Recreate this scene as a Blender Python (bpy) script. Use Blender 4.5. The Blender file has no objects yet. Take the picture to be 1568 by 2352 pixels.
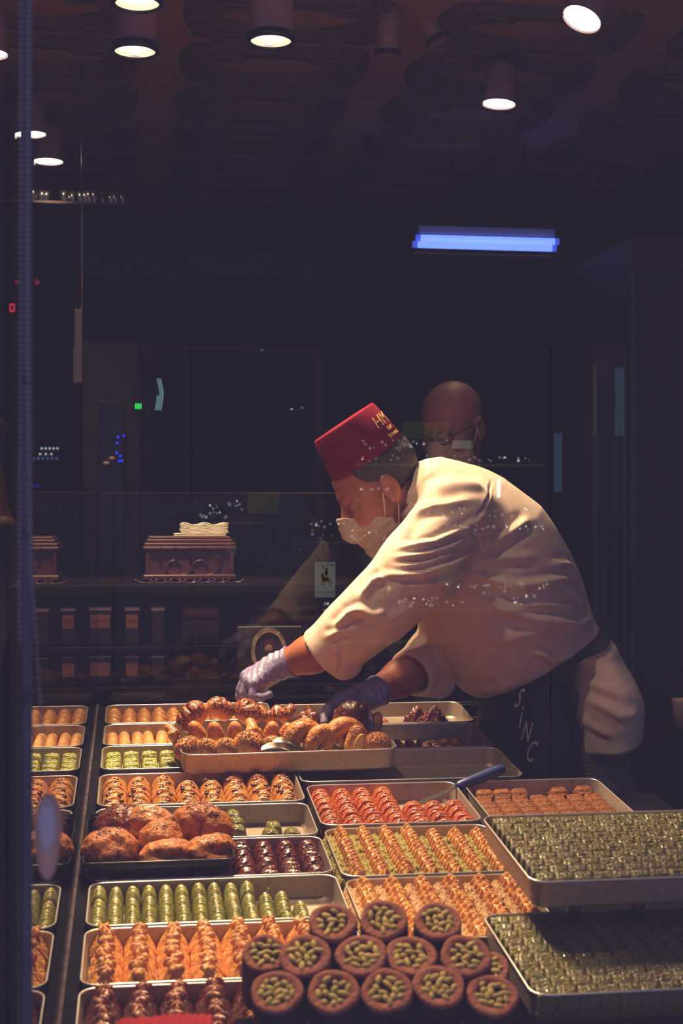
import bpy, math, random
import numpy as np
from mathutils import Vector, Matrix
random.seed(7); RNG = np.random.default_rng(11)
SC = bpy.context.scene
COL = SC.collection
PI = math.pi

# ------------------------------------------------------------------ camera
FPX = 3270.0; CX, CY = 784.0, 1176.0; CAMZ = 1.35
YAW = math.atan((784 - 317) / FPX)
cam_d = bpy.data.cameras.new('camera'); cam = bpy.data.objects.new('camera', cam_d); COL.objects.link(cam)
cam_d.sensor_fit = 'VERTICAL'; cam_d.sensor_height = 36.0; cam_d.sensor_width = 24.0
cam_d.lens = 36.0 * FPX / 2352.0
cam.location = (0, 0, CAMZ); cam.rotation_euler = (PI / 2, 0, -YAW)
cam_d.clip_start = 0.05; cam_d.clip_end = 60
cam_d.dof.use_dof = True; cam_d.dof.focus_distance = 2.85; cam_d.dof.aperture_fstop = 7.1
SC.camera = cam

# ------------------------------------------------------------------ world, view
SC.view_settings.view_transform = 'Standard'; SC.view_settings.look = 'None'
SC.view_settings.exposure = 0.2; SC.view_settings.gamma = 1.0; SC.view_settings.use_curve_mapping = False
world = bpy.data.worlds.new('dusk_street'); SC.world = world; world.use_nodes = True
bg = world.node_tree.nodes['Background']
bg.inputs[0].default_value = (0.60, 0.50, 0.92, 1); bg.inputs[1].default_value = 0.265
SC.cycles.max_bounces = 10; SC.cycles.transparent_max_bounces = 24
SC.cycles.caustics_reflective = False; SC.cycles.caustics_refractive = False
SC.cycles.sample_clamp_indirect = 4.0
LAMP_COLOR = (1.0, 0.69, 0.38)

# ------------------------------------------------------------------ helpers
def at(px, py, Y):
    """a point of the place at depth Y, found from where the photograph shows it"""
    a = (px - CX) / FPX; b = (CY - py) / FPX
    s, c = math.sin(YAW), math.cos(YAW)
    t = Y / (c - a * s)
    return np.array([(s + a * c) * t, Y, CAMZ + b * t])

def tag(o, label=None, cat=None, group=None, kind=None):
    if label: o['label'] = label
    if cat: o['category'] = cat
    if group: o['group'] = group
    if kind: o['kind'] = kind
    return o

def empty(name, loc=(0, 0, 0), rz=0.0):
    o = bpy.data.objects.new(name, None); COL.objects.link(o)
    o.location = loc; o.rotation_euler = (0, 0, rz); o.empty_display_size = 0.05
    return o

def link_mesh(name, me, parent=None, loc=None, rot=None, scale=None):
    o = bpy.data.objects.new(name, me); COL.objects.link(o)
    if parent is not None: o.parent = parent
    if loc is not None: o.location = loc
    if rot is not None: o.rotation_euler = rot
    if scale is not None: o.scale = scale
    return o

def mesh(name, verts, faces, mat=None, smooth=True):
    me = bpy.data.meshes.new(name)
    me.from_pydata([tuple(v) for v in verts], [], [tuple(f) for f in faces])
    if smooth: me.polygons.foreach_set('use_smooth', [True] * len(me.polygons))
    if mat is not None:
        for m in (mat if isinstance(mat, (list, tuple)) else [mat]): me.materials.append(m)
    me.update()
    return me

class MB:
    """collects shapes of ONE part, then builds one mesh"""
    def __init__(s): s.v = []; s.f = []
    def add(s, verts, faces):
        n = len(s.v); s.v += [tuple(v) for v in verts]; s.f += [tuple(i + n for i in f) for f in faces]; return s
    def box(s, lo, hi, bev=0.0):
        x0, y0, z0 = lo; x1, y1, z1 = hi
        if bev <= 0:
            v = [(x0,y0,z0),(x1,y0,z0),(x1,y1,z0),(x0,y1,z0),(x0,y0,z1),(x1,y0,z1),(x1,y1,z1),(x0,y1,z1)]
            return s.add(v, [(0,3,2,1),(4,5,6,7),(0,1,5,4),(1,2,6,5),(2,3,7,6),(3,0,4,7)])
        b = bev
        rings = []
        def ring(ix, z): return [(x0+ix,y0+b,z),(x0+b,y0+ix,z),(x1-b,y0+ix,z),(x1-ix,y0+b,z),(x1-ix,y1-b,z),(x1-b,y1-ix,z),(x0+b,y1-ix,z),(x0+ix,y1-b,z)]
        rs = [ring(b, z0), ring(0, z0 + b), ring(0, z1 - b), ring(b, z1)]
        v = [p for r in rs for p in r]; f = []
        for k in range(3):
            for i in range(8): f.append((k*8+i, k*8+(i+1) % 8, k*8+8+(i+1) % 8, k*8+8+i))
        f.append(tuple(range(7, -1, -1))); f.append(tuple(range(24, 32)))
        return s.add(v, f)
    def tube(s, pts, r, n=8, cap=True):
        pts = [Vector(p) for p in pts]; rr = r if isinstance(r, (list, tuple)) else [r] * len(pts)
        v = []; up = None
        for i, p in enumerate(pts):
            d = (pts[min(i+1, len(pts)-1)] - pts[max(i-1, 0)]).normalized()
            if up is None: up = Vector((0, 0, 1)) if abs(d.z) < 0.9 else Vector((1, 0, 0))
            a = d.cross(up).normalized(); b = a.cross(d).normalized(); up = b
            for k in range(n):
                t = 2 * PI * k / n; v.append(p + (a * math.cos(t) + b * math.sin(t)) * rr[i])
        f = []
        for i in range(len(pts) - 1):
            for k in range(n): f.append((i*n+k, i*n+(k+1) % n, (i+1)*n+(k+1) % n, (i+1)*n+k))
        if cap: f.append(tuple(range(n-1, -1, -1))); f.append(tuple(range((len(pts)-1)*n, len(pts)*n)))
        return s.add(v, f)
    def lathe(s, prof, n=32, c=(0, 0, 0), close=False, sx=1.0, sy=1.0):
        v = []; f = []
        for r, z in prof:
            for k in range(n):
                t = 2 * PI * k / n; v.append((c[0] + r * sx * math.cos(t), c[1] + r * sy * math.sin(t), c[2] + z))
        m = len(prof)
        for i in range(m - 1 + (1 if close else 0)):
            j = (i + 1) % m
            for k in range(n): f.append((i*n+k, i*n+(k+1) % n, j*n+(k+1) % n, j*n+k))
        return s.add(v, f)
    def disc(s, r, z, n=32, c=(0, 0), flip=False, sx=1.0, sy=1.0):
        v = [(c[0] + r*sx*math.cos(2*PI*k/n), c[1] + r*sy*math.sin(2*PI*k/n), z) for k in range(n)]
        return s.add(v, [tuple(range(n))[::-1] if flip else tuple(range(n))])
    def ball(s, c, r, n=8, m=6):
        rx, ry, rz = r if isinstance(r, (list, tuple)) else (r, r, r)
        v = [(c[0], c[1], c[2] - rz)]; f = []
        for i in range(1, m):
            p = -PI/2 + PI * i / m
            for k in range(n):
                t = 2*PI*k/n; v.append((c[0]+rx*math.cos(p)*math.cos(t), c[1]+ry*math.cos(p)*math.sin(t), c[2]+rz*math.sin(p)))
        v.append((c[0], c[1], c[2] + rz)); L = len(v) - 1
        for k in range(n):
            f.append((0, 1 + (k+1) % n, 1 + k)); f.append((L, L - n + k, L - n + (k+1) % n))
            for i in range(m - 2): f.append((1+i*n+k, 1+i*n+(k+1) % n, 1+(i+1)*n+(k+1) % n, 1+(i+1)*n+k))
        return s.add(v, f)
    def mesh(s, name, mat, smooth=False): return mesh(name, s.v, s.f, mat, smooth)
    def obj(s, name, mat, parent=None, loc=None, rot=None, smooth=False):
        return link_mesh(name, s.mesh(name, mat, smooth), parent, loc, rot)

# ---- materials
MATS = {}
def mat(name, col, rough=0.5, metal=0.0, col2=None, nscale=30.0, ncontrast=(0.35, 0.65), bump=0.0, bscale=60.0,
        coat=0.0, emit=None, estr=0.0, rnd=0.0, spec=0.5, sub=0.0, detail=4.0, coords='Object', sheen=0.0, bands=None):
    """plain procedural material: noise blends two colours of the stuff itself, optional grain and random tint"""
    m = bpy.data.materials.new(name); m.use_nodes = True; nt = m.node_tree; n = nt.nodes; l = nt.links
    b = n['Principled BSDF']
    b.inputs['Roughness'].default_value = rough; b.inputs['Metallic'].default_value = metal
    b.inputs['Specular IOR Level'].default_value = spec
    b.inputs['Coat Weight'].default_value = coat; b.inputs['Coat Roughness'].default_value = 0.12
    if sub: b.inputs['Subsurface Weight'].default_value = sub; b.inputs['Subsurface Radius'].default_value = (0.012, 0.004, 0.002); b.inputs['Subsurface Scale'].default_value = 0.5
    if sheen: b.inputs['Sheen Weight'].default_value = sheen
    tc = n.new('ShaderNodeTexCoord')
    out = None
    if col2 is not None:
        no = n.new('ShaderNodeTexNoise'); no.inputs['Scale'].default_value = nscale; no.inputs['Detail'].default_value = detail
        l.new(tc.outputs[coords], no.inputs['Vector'])
        cr = n.new('ShaderNodeValToRGB'); cr.color_ramp.elements[0].position = ncontrast[0]; cr.color_ramp.elements[1].position = ncontrast[1]
        cr.color_ramp.elements[0].color = (*col, 1); cr.color_ramp.elements[1].color = (*col2, 1)
        l.new(no.outputs['Fac'], cr.inputs['Fac']); out = cr.outputs['Color']
    if rnd:
        oi = n.new('ShaderNodeObjectInfo'); hs = n.new('ShaderNodeHueSaturation')
        mr = n.new('ShaderNodeMapRange'); mr.inputs['To Min'].default_value = 1 - rnd; mr.inputs['To Max'].default_value = 1 + rnd
        l.new(oi.outputs['Random'], mr.inputs['Value']); l.new(mr.outputs['Result'], hs.inputs['Value'])
        if out is not None: l.new(out, hs.inputs['Color'])
        else: hs.inputs['Color'].default_value = (*col, 1)
        out = hs.outputs['Color']
    if out is not None: l.new(out, b.inputs['Base Color'])
    else: b.inputs['Base Color'].default_value = (*col, 1)
    if bands:                                                         # flaky leaf layers: fine irregular ridges across the piece
        wv = n.new('ShaderNodeTexWave'); wv.bands_direction = bands[2] if len(bands) > 2 else 'Y'; wv.inputs['Scale'].default_value = bands[0]; wv.inputs['Distortion'].default_value = 5.0
        wv.inputs['Detail'].default_value = 3.0; wv.inputs['Detail Scale'].default_value = 2.0; l.new(tc.outputs[coords], wv.inputs['Vector'])
        b2 = n.new('ShaderNodeBump'); b2.inputs['Strength'].default_value = bands[1]; b2.inputs['Distance'].default_value = 0.004
        l.new(wv.outputs['Fac'], b2.inputs['Height']); l.new(b2.outputs['Normal'], b.inputs['Normal'])
    if bump:
        nb = n.new('ShaderNodeTexNoise'); nb.inputs['Scale'].default_value = bscale; nb.inputs['Detail'].default_value = 5
        bp = n.new('ShaderNodeBump'); bp.inputs['Strength'].default_value = bump; bp.inputs['Distance'].default_value = 0.01
        l.new(tc.outputs[coords], nb.inputs['Vector']); l.new(nb.outputs['Fac'], bp.inputs['Height'])
        if bands: l.new(b2.outputs['Normal'], bp.inputs['Normal'])
        l.new(bp.outputs['Normal'], b.inputs['Normal'])
    if emit is not None:
        b.inputs['Emission Color'].default_value = (*emit, 1); b.inputs['Emission Strength'].default_value = estr
    MATS[name] = m
    return m

def glass(name, ior, tint=(1, 1, 1), rough=0.0):
    m = bpy.data.materials.new(name); m.use_nodes = True; nt = m.node_tree; n = nt.nodes; l = nt.links
    n.remove(n['Principled BSDF']); o = n['Material Output']
    t = n.new('ShaderNodeBsdfTransparent'); t.inputs['Color'].default_value = (*tint, 1)
    g = n.new('ShaderNodeBsdfGlossy'); g.inputs['Roughness'].default_value = rough
    f = n.new('ShaderNodeFresnel'); f.inputs['IOR'].default_value = ior
    # the same Fresnel on the way in and out: light meets the pane from air on both faces
    geo = n.new('ShaderNodeNewGeometry'); mx = n.new('ShaderNodeMixShader')
    vm = n.new('ShaderNodeMath'); vm.operation = 'SUBTRACT'; vm.inputs[0].default_value = 1.0
    l.new(geo.outputs['Backfacing'], vm.inputs[1])
    # both faces of the pane reflect: 2F / (1 + F)
    ad = n.new('ShaderNodeMath'); ad.operation = 'ADD'; ad.inputs[1].default_value = 1.0; l.new(f.outputs['Fac'], ad.inputs[0])
    db = n.new('ShaderNodeMath'); db.operation = 'MULTIPLY'; db.inputs[1].default_value = 2.0; l.new(f.outputs['Fac'], db.inputs[0])
    dv = n.new('ShaderNodeMath'); dv.operation = 'DIVIDE'; l.new(db.outputs[0], dv.inputs[0]); l.new(ad.outputs[0], dv.inputs[1])
    mu = n.new('ShaderNodeMath'); mu.operation = 'MULTIPLY'
    l.new(dv.outputs[0], mu.inputs[0]); l.new(vm.outputs[0], mu.inputs[1])
    l.new(mu.outputs[0], mx.inputs['Fac']); l.new(t.outputs[0], mx.inputs[1]); l.new(g.outputs[0], mx.inputs[2])
    l.new(mx.outputs[0], o.inputs['Surface'])
    return m

def lin(r, g, b):
    return tuple((c / 255 / 12.92) if c <= 10 else ((c / 255 + 0.055) / 1.055) ** 2.4 for c in (r, g, b))

# ---- signed-distance modelling: round shapes are melted together, then meshed
def cap(P, a, b, ra, rb=None):
    rb = ra if rb is None else rb
    a = np.asarray(a, float); b = np.asarray(b, float); ab = b - a
    t = np.clip(((P - a) @ ab) / max(ab @ ab, 1e-12), 0, 1)
    return np.linalg.norm(P - (a + t[:, None] * ab), axis=1) - (ra + (rb - ra) * t)
def ell(P, c, r, R=None):
    p = P - np.asarray(c, float)
    if R is not None: p = p @ np.asarray(R)
    r = np.asarray(r, float); k0 = np.linalg.norm(p / r, axis=1); k1 = np.linalg.norm(p / (r * r), axis=1)
    return k0 * (k0 - 1) / np.maximum(k1, 1e-9)
def sbox(P, c, h, rad=0.0, R=None):
    p = P - np.asarray(c, float)
    if R is not None: p = p @ np.asarray(R)
    q = np.abs(p) - (np.asarray(h, float) - rad)
    return np.linalg.norm(np.maximum(q, 0), axis=1) + np.minimum(q.max(axis=1), 0) - rad
def smin(a, b, k):
    h = np.maximum(k - np.abs(a - b), 0) / k
    return np.minimum(a, b) - h * h * k * 0.25
def smax(a, b, k): return -smin(-a, -b, k)
def plane(P, p, n):
    n = np.asarray(n, float); return (P - np.asarray(p, float)) @ (n / np.linalg.norm(n))
def wav(P, f, seed):
    r = np.random.default_rng(seed); o = np.zeros(len(P))
    for k in range(6):
        d = r.normal(size=3); d /= np.linalg.norm(d); o += np.sin(P @ d * f * (0.7 + 0.25 * k) + r.uniform(0, 6.28))
    return o / 6

def surf(fn, lo, hi, h):
    """surface nets of fn < 0, refined only near the surface"""
    lo = np.asarray(lo, float); hi = np.asarray(hi, float); C = 4
    nc = np.maximum(np.ceil((hi - lo) / (h * C)).astype(int) + 1, 2)
    ax = [lo[i] + (np.arange(nc[i]) + 0.5) * h * C for i in range(3)]
    G = np.stack(np.meshgrid(*ax, indexing='ij'), -1).reshape(-1, 3)
    dc = fn(G).reshape(nc)
    near = np.abs(dc) < h * C * 1.4
    n = nc * C
    V = np.repeat(np.repeat(np.repeat(dc, C, 0), C, 1), C, 2).astype(np.float64)
    idx = np.argwhere(near)
    off = np.stack(np.meshgrid(*[np.arange(C)] * 3, indexing='ij'), -1).reshape(-1, 3)
    for s in range(0, len(idx), 8000):
        ii = (idx[s:s+8000, None, :] * C + off[None]).reshape(-1, 3)
        V[ii[:, 0], ii[:, 1], ii[:, 2]] = fn(lo + (ii + 0.5) * h)
    V[0] = V[-1] = 1; V[:, 0] = V[:, -1] = 1; V[:, :, 0] = V[:, :, -1] = 1
    S = V < 0
    c8 = [S[a:n[0]-1+a, b:n[1]-1+b, c:n[2]-1+c] for a in (0, 1) for b in (0, 1) for c in (0, 1)]
    cnt = sum(x.astype(np.int8) for x in c8)
    cells = np.argwhere((cnt > 0) & (cnt < 8))
    ID = -np.ones((n[0]-1, n[1]-1, n[2]-1), np.int64); ID[cells[:, 0], cells[:, 1], cells[:, 2]] = np.arange(len(cells))
    acc = np.zeros((len(cells), 3)); w = np.zeros(len(cells))
    corners = [(a, b, c) for a in (0, 1) for b in (0, 1) for c in (0, 1)]
    for i in range(8):
        for j in range(i + 1, 8):
            A, B = np.array(corners[i]), np.array(corners[j])
            if np.abs(A - B).sum() != 1: continue
            va = V[cells[:, 0]+A[0], cells[:, 1]+A[1], cells[:, 2]+A[2]]; vb = V[cells[:, 0]+B[0], cells[:, 1]+B[1], cells[:, 2]+B[2]]
            m = (va < 0) != (vb < 0); t = np.where(m, va / np.where(m, va - vb, 1), 0)
            acc += np.where(m[:, None], A + t[:, None] * (B - A), 0); w += m
    verts = lo + (cells + acc / w[:, None] + 0.5) * h
    faces = []
    for axis in range(3):
        a = [slice(None)] * 3; b = [slice(None)] * 3
        a[axis] = slice(0, n[axis] - 1); b[axis] = slice(1, n[axis])
        e = np.argwhere(S[tuple(a)] != S[tuple(b)])
        u, v = (axis + 1) % 3, (axis + 2) % 3
        e = e[(e[:, u] > 0) & (e[:, v] > 0)]
        flip = S[e[:, 0], e[:, 1], e[:, 2]]
        q = []
        for du, dv in ((1, 1), (0, 1), (0, 0), (1, 0)):
            o = e.copy(); o[:, u] -= du; o[:, v] -= dv; q.append(ID[o[:, 0], o[:, 1], o[:, 2]])
        q = np.stack(q, 1); q[~flip] = q[~flip][:, ::-1]
        faces.append(q[(q >= 0).all(1)])
    return verts, np.concatenate(faces)

def normals(verts, faces):
    a, b, c, d = (verts[faces[:, i]] for i in range(4))
    fn = np.cross(c - a, d - b); N = np.zeros_like(verts)
    for i in range(4): np.add.at(N, faces[:, i], fn)
    return N / np.maximum(np.linalg.norm(N, axis=1)[:, None], 1e-12)

def sdf_mesh(name, fn, lo, hi, h, m, post=None):
    v, f = surf(fn, lo, hi, h)
    if post is not None: v = post(v, normals(v, f))
    me = bpy.data.meshes.new(name)
    me.vertices.add(len(v)); me.vertices.foreach_set('co', v.ravel())
    me.loops.add(len(f) * 4); me.polygons.add(len(f))
    me.polygons.foreach_set('loop_start', np.arange(0, len(f) * 4, 4)); me.polygons.foreach_set('loop_total', np.full(len(f), 4))
    me.loops.foreach_set('vertex_index', f.ravel().astype(np.int32))
    me.polygons.foreach_set('use_smooth', np.ones(len(f), bool))
    me.update(); me.validate()
    if m is not None: me.materials.append(m)
    return me

def text_mesh(name, s, size, m, depth=0.0, xmap=None, align='CENTER', shear=0.0):
    cu = bpy.data.curves.new(name, 'FONT'); cu.body = s; cu.size = size; cu.align_x = align; cu.extrude = depth; cu.shear = shear
    cu.resolution_u = 3
    o = bpy.data.objects.new(name, cu); COL.objects.link(o)
    dg = bpy.context.evaluated_depsgraph_get(); me = bpy.data.meshes.new_from_object(o.evaluated_get(dg))
    bpy.data.objects.remove(o); bpy.data.curves.remove(cu)
    me.materials.clear(); me.materials.append(m); me.name = name
    if xmap is not None:
        for v in me.vertices: v.co = xmap(v.co)
    return me
# ================================================================== materials of the place
m_wall = mat('dark_wall_paint', (0.030, 0.024, 0.024), 0.75, col2=(0.040, 0.030, 0.028), nscale=4)
m_floor = mat('dark_floor_tile', (0.03, 0.026, 0.026), 0.35, col2=(0.045, 0.038, 0.034), nscale=6)
m_ceil = mat('ceiling_plaster_brown', (0.46, 0.27, 0.25), 0.8, col2=(0.50, 0.30, 0.28), nscale=3)
m_relief = mat('ceiling_relief_dark', (0.13, 0.075, 0.075), 0.7, col2=(0.18, 0.10, 0.095), nscale=20)
m_medal = mat('ceiling_medallion', (0.40, 0.24, 0.22), 0.8, col2=(0.45, 0.27, 0.25), nscale=8)
m_black = mat('black_counter_board', (0.008, 0.0075, 0.009), 0.75, col2=(0.012, 0.011, 0.013), nscale=12, spec=0.0)
m_blackmetal = mat('black_enamel', (0.010, 0.010, 0.012), 0.25)
m_alu = mat('baking_aluminium', (0.39, 0.32, 0.25), 0.40, metal=0.4, col2=(0.27, 0.21, 0.16), nscale=110, ncontrast=(0.50, 0.80), bump=0.05, bscale=90)
m_rim = mat('aluminium_rim_bare', (0.80, 0.78, 0.74), 0.28, metal=0.8)
m_chan = mat('channel_aluminium_dull', (0.085, 0.066, 0.07), 0.95, col2=(0.05, 0.038, 0.044), nscale=40, spec=.05)
m_frame = mat('window_bar_painted', (0.085, 0.098, 0.165), 0.65, col2=(0.012, 0.012, 0.02), nscale=38, ncontrast=(0.60, 0.68), bump=0.1)
m_bead = mat('blind_bead_plastic', (0.42, 0.41, 0.50), 0.4)
m_front_glass = glass('shop_window_glass', 1.72)
m_pane = glass('display_glass', 1.52, tint=(0.96, 0.97, 0.97))
m_screen = glass('screen_glass', 1.28)
m_lampbody = mat('lamp_housing_taupe', (0.42, 0.27, 0.26), 0.6)
m_lampring = mat('lamp_ring_black', (0.012, 0.011, 0.014), 0.4)
m_lampinner = mat('lamp_inner_reflector', (0.85, 0.70, 0.50), 0.35)
m_lampglow = mat('lamp_glow', (1, 1, 1), 0.5, emit=(1.0, 0.93, 0.80), estr=6.0)
m_sticker = mat('lamp_sticker', (0.85, 0.82, 0.72), 0.5)
m_dkwood = mat('dark_stained_wood', (0.006, 0.004, 0.0035), 0.8, col2=(0.009, 0.006, 0.005), nscale=9, spec=.1)

# ================================================================== the setting
SL = 0.0953627; PITCH = math.atan(SL)
def zrim(y, dz=0.0): return 0.57 + dz + SL * y

MB().box((-3.2, 1.0, -0.1), (3.6, 7.0, 0.0)).obj('floor', m_floor)['kind'] = 'structure'
ceil = MB().box((-3.2, 1.0, 2.75), (3.6, 7.0, 2.85)).obj('ceiling', m_ceil); ceil['kind'] = 'structure'
MB().box((-3.2, 6.9, 0), (3.6, 7.0, 2.75)).obj('wall_back', m_wall)['kind'] = 'structure'
MB().box((-3.2, 1.0, 0), (-3.1, 6.9, 2.75)).obj('wall_left', m_wall)['kind'] = 'structure'
MB().box((3.5, 1.0, 0), (3.6, 6.9, 2.75)).obj('wall_right', m_wall)['kind'] = 'structure'
MB().box((-3.1, 1.0, 0), (3.5, 1.12, 0.50)).obj('wall_front', m_wall)['kind'] = 'structure'
# coffered ceiling: a dark carved relief with an oval medallion in each field
def relief_mesh():
    b = MB(); w, d = 0.285, 0.17
    # carved border, scalloped outline, as a ring around the oval
    n = 96; out = []; inn = []
    for k in range(n):
        t = 2 * PI * k / n; c, s = math.cos(t), math.sin(t)
        e = 0.32
        x = w * math.copysign(abs(c) ** e, c) * (1 + 0.035 * math.cos(10 * t)); y = d * math.copysign(abs(s) ** e, s) * (1 + 0.05 * math.cos(14 * t))
        out.append((x, y)); inn.append((w * 0.74 * c, d * 0.66 * s))
    v = [(x, y, 0) for x, y in out] + [(x * .96, y * .96, -0.03) for x, y in out] + [(x * 1.06, y * 1.06, -0.03) for x, y in inn] + [(x, y, -0.006) for x, y in inn]
    f = []
    for r in range(3):
        for k in range(n): f.append((r*n+k, (r+1)*n+k, (r+1)*n+(k+1) % n, r*n+(k+1) % n))
    b.add(v, f)
    for sx in (-1, 1):                                                # scrolls in the corners
        for sy in (-1, 1):
            b.tube([(sx*(w*.55 + .06*math.cos(a)), sy*(d*.72 + .022*math.sin(a)), -0.032) for a in np.linspace(0, 5, 9)], 0.008, 6)
    return b.mesh('carved_relief', m_relief)
def medal_mesh():
    b = MB(); prof = [(0.0001, -0.022), (0.5, -0.02), (0.85, -0.012), (1.0, -0.002)]
    b.lathe([(r, z) for r, z in prof], 40, sx=0.205, sy=0.108)
    return b.mesh('oval_medallion', m_medal, True)
rel, med = relief_mesh(), medal_mesh()
for j in range(6):
    for i in range(-2, 3):
        x, y = 0.42 + i * 0.715, 3.98 + j * 0.435
        p = link_mesh('carved_relief', rel, ceil, (x, y, 2.75))
        link_mesh('oval_medallion', med, p, (0, 0, -0.001))
# window
w1 = MB().box((-0.0975, 1.10, 0.50), (3.4, 1.106, 2.74)).obj('window_1', m_front_glass); w1['kind'] = 'structure'
w2 = MB().box((-3.0, 1.10, 0.50), (-0.0985, 1.106, 2.74)).obj('window_2', m_front_glass); w2['kind'] = 'structure'

# ------------------------------------------------------------------ display counter and its glass
t = empty('display_counter', (0, 0, 0)); tag(t, 'black sloping display counter that carries all the metal pastry trays', 'counter')
def slab(x0, x1, y0, y1, dz0, dz1):
    b = MB(); v = []
    for dz in (dz0, dz1):
        for x, y in ((x0, y0), (x1, y0), (x1, y1), (x0, y1)): v.append((x, y, zrim(y, dz)))
    return b.add(v, [(0,3,2,1),(4,5,6,7),(0,1,5,4),(1,2,6,5),(2,3,7,6),(3,0,4,7)])
slab(-0.105, 0.775, 1.24, 3.46, -0.075, -0.041).obj('counter_top', m_black, t)
slab(0.775, 1.02, 1.24, 2.73, -0.075, -0.041).obj('counter_top', m_black, t)
MB().box((-0.09, 1.27, 0), (0.76, 3.43, 0.612)).obj('counter_body', m_black, t)
MB().box((0.762, 1.27, 0), (1.0, 2.70, 0.612)).obj('counter_body', m_black, t)
XM = -0.0975
slab(-0.0965, -0.0755, 1.26, 3.42, -0.0405, -0.008).obj('edge_filler', m_black, t)
g = empty('glass_partition', (XM, 1.2, 0)); tag(g, 'upright side glass beside the tray column, mirroring the trays on its left', 'glass panel')
b = MB(); v = []
for x in (-0.003, 0.003):
    for y, z in ((0.02, zrim(1.22, -0.038)), (2.225, zrim(3.42, -0.038)), (2.225, 1.395), (0.02, 1.395)): v.append((x, y, z))
b.add(v, [(3,2,1,0),(4,5,6,7),(1,5,4,0),(2,6,5,1),(3,7,6,2),(0,4,7,3)]); b.obj('pane', m_pane, g)
b = MB(); v = []
for x in (-0.0035, 0.0055):
    for y in (0.03, 2.23):
        for dz in (-0.0075, -0.002): v.append((x, y, zrim(1.2 + y, dz)))
b.add(v, [(0,1,3,2),(4,6,7,5),(0,4,5,1),(2,3,7,6),(1,5,7,3),(0,2,6,4)]); b.obj('bottom_channel', m_chan, g)
g = empty('glass_screen', (0, 3.425, 0)); tag(g, 'clear back glass screen standing behind the trays, left of the worker', 'glass panel')
MB().box((XM + .004, 0, 0.865), (0.64, 0.006, 1.395)).obj('pane', m_screen, g)
MB().box((XM + .004, -0.006, 0.852), (0.64, 0.012, 0.866)).obj('bottom_channel', m_rim, g)
MB().box((XM + .004, -0.0005, 1.3945), (0.64, 0.0065, 1.3975)).obj('polished_edge', m_chan, g)

# window bar with the blind chains
g = empty('window_bar', (-0.0915, 1.2, 0.5)); tag(g, 'narrow bluish painted window bar with rust spots, full height at the left', 'window bar')
MB().box((-0.0035, -0.004, 0), (0.0050, 0.008, 2.24), 0.0012).obj('bar', m_frame, g)
MB().box((-0.0050, -0.006, 0), (-0.0036, 0.008, 2.24)).obj('rear_lip', m_blackmetal, g)
def chain(name, label, pts, r, step):
    b = MB(); P = [np.array(p, float) for p in pts]; L = 0.0
    for a, c in zip(P[:-1], P[1:]):
        n = max(int(np.linalg.norm(c - a) / step), 1)
        for k in range(n): b.ball(a + (c - a) * k / n, r, 6, 5)
    o = b.obj(name, m_bead, None, smooth=True)
    return tag(o, label, 'chain')
chain('bead_chain', 'beaded blind chain running down the left side of the window bar',
      [at(48, -30, 1.165), at(47, 700, 1.165), at(45, 1480, 1.165)], 0.0015, 0.0046)
chain('bead_chain', 'beaded blind chain swinging right from the window bar to the oval weight',
      [at(68, -30, 1.168), at(62, 700, 1.168), at(71, 1300, 1.166), at(80, 1420, 1.163), at(94, 1640, 1.158), at(104, 1760, 1.155), at(109, 1838, 1.153)], 0.0014, 0.0046)
# oval chain weight: slim translucent shell with a grey plate on its face
m_shell = mat('weight_shell_amber', (0.88, 0.55, 0.40), 0.45); m_plate = mat('weight_plate_grey', (0.80, 0.80, 0.86), 0.6)
c = at(106, 1920, 1.155); g = empty('chain_weight', c, -0.25); tag(g, 'oval chain weight with grey plate and amber shell hanging at the left', 'weight')
me = sdf_mesh('shell', lambda P: smin(ell(P, (-.001, .006, -.006), (.0098, .0055, .031)), ell(P, (.001, .006, .012), (.009, .0052, .02)), .01), (-.014, -.004, -.045), (.014, .016, .04), .0012, m_shell)
link_mesh('shell', me, g)
me = sdf_mesh('plate', lambda P: smax(ell(P, (.001, -.001, .009), (.0075, .004, .0215)), -cap(P, (.001, -.01, .0255), (.001, .01, .0255), .0016), .001), (-.012, -.008, -.02), (.012, .006, .036), .001, m_plate)
link_mesh('plate', me, g)
# ================================================================== lamps
def downlight(loc, label, power, aim=(0, 0, -1), length=0.34, rad=0.052, cone=110, sticker=False, group=None, src=0.035, recess=True, blend=0.5):
    d = Vector(aim).normalized(); q = Vector((0, 0, -1)).rotation_difference(d)
    g = empty('ceiling_spotlight', loc)
    tag(g, label, 'lamp', group)
    b = MB(); b.lathe([(rad*.98, 0.016), (rad*.98, length)], 28); b.disc(rad*.98, length, 28); b.obj('housing', m_lampbody, g, smooth=True)
    b = MB(); b.lathe([(rad*.97, 0.022), (rad*1.10, 0.018), (rad*1.12, 0.004), (rad*1.02, 0.0), (rad*0.92, 0.001), (rad*.9, 0.01)], 28); b.obj('black_ring', m_lampring, g, smooth=True)
    b = MB(); b.lathe([(rad*.93, 0.002), (rad*.80, 0.022)], 28); b.obj('reflector', m_lampinner, g, smooth=True)
    b = MB(); b.disc(rad*.80, 0.021, 28, flip=True); b.obj('glowing_lens', m_lampglow, g)
    if sticker:
        MB().box((-0.016, rad*.845, 0.008), (0.016, rad*.86, 0.0145)).obj('sticker', m_sticker, g)
    if power:
        L = bpy.data.lights.new('spot_beam', 'SPOT'); L.energy = power; L.color = LAMP_COLOR; L.spot_size = math.radians(cone); L.spot_blend = blend
        L.shadow_soft_size = src
        lo = bpy.data.objects.new('spot_beam', L); COL.objects.link(lo); lo.parent = g; lo.location = (0, 0, -0.006); lo.rotation_euler = q.to_euler()
    return g
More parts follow.
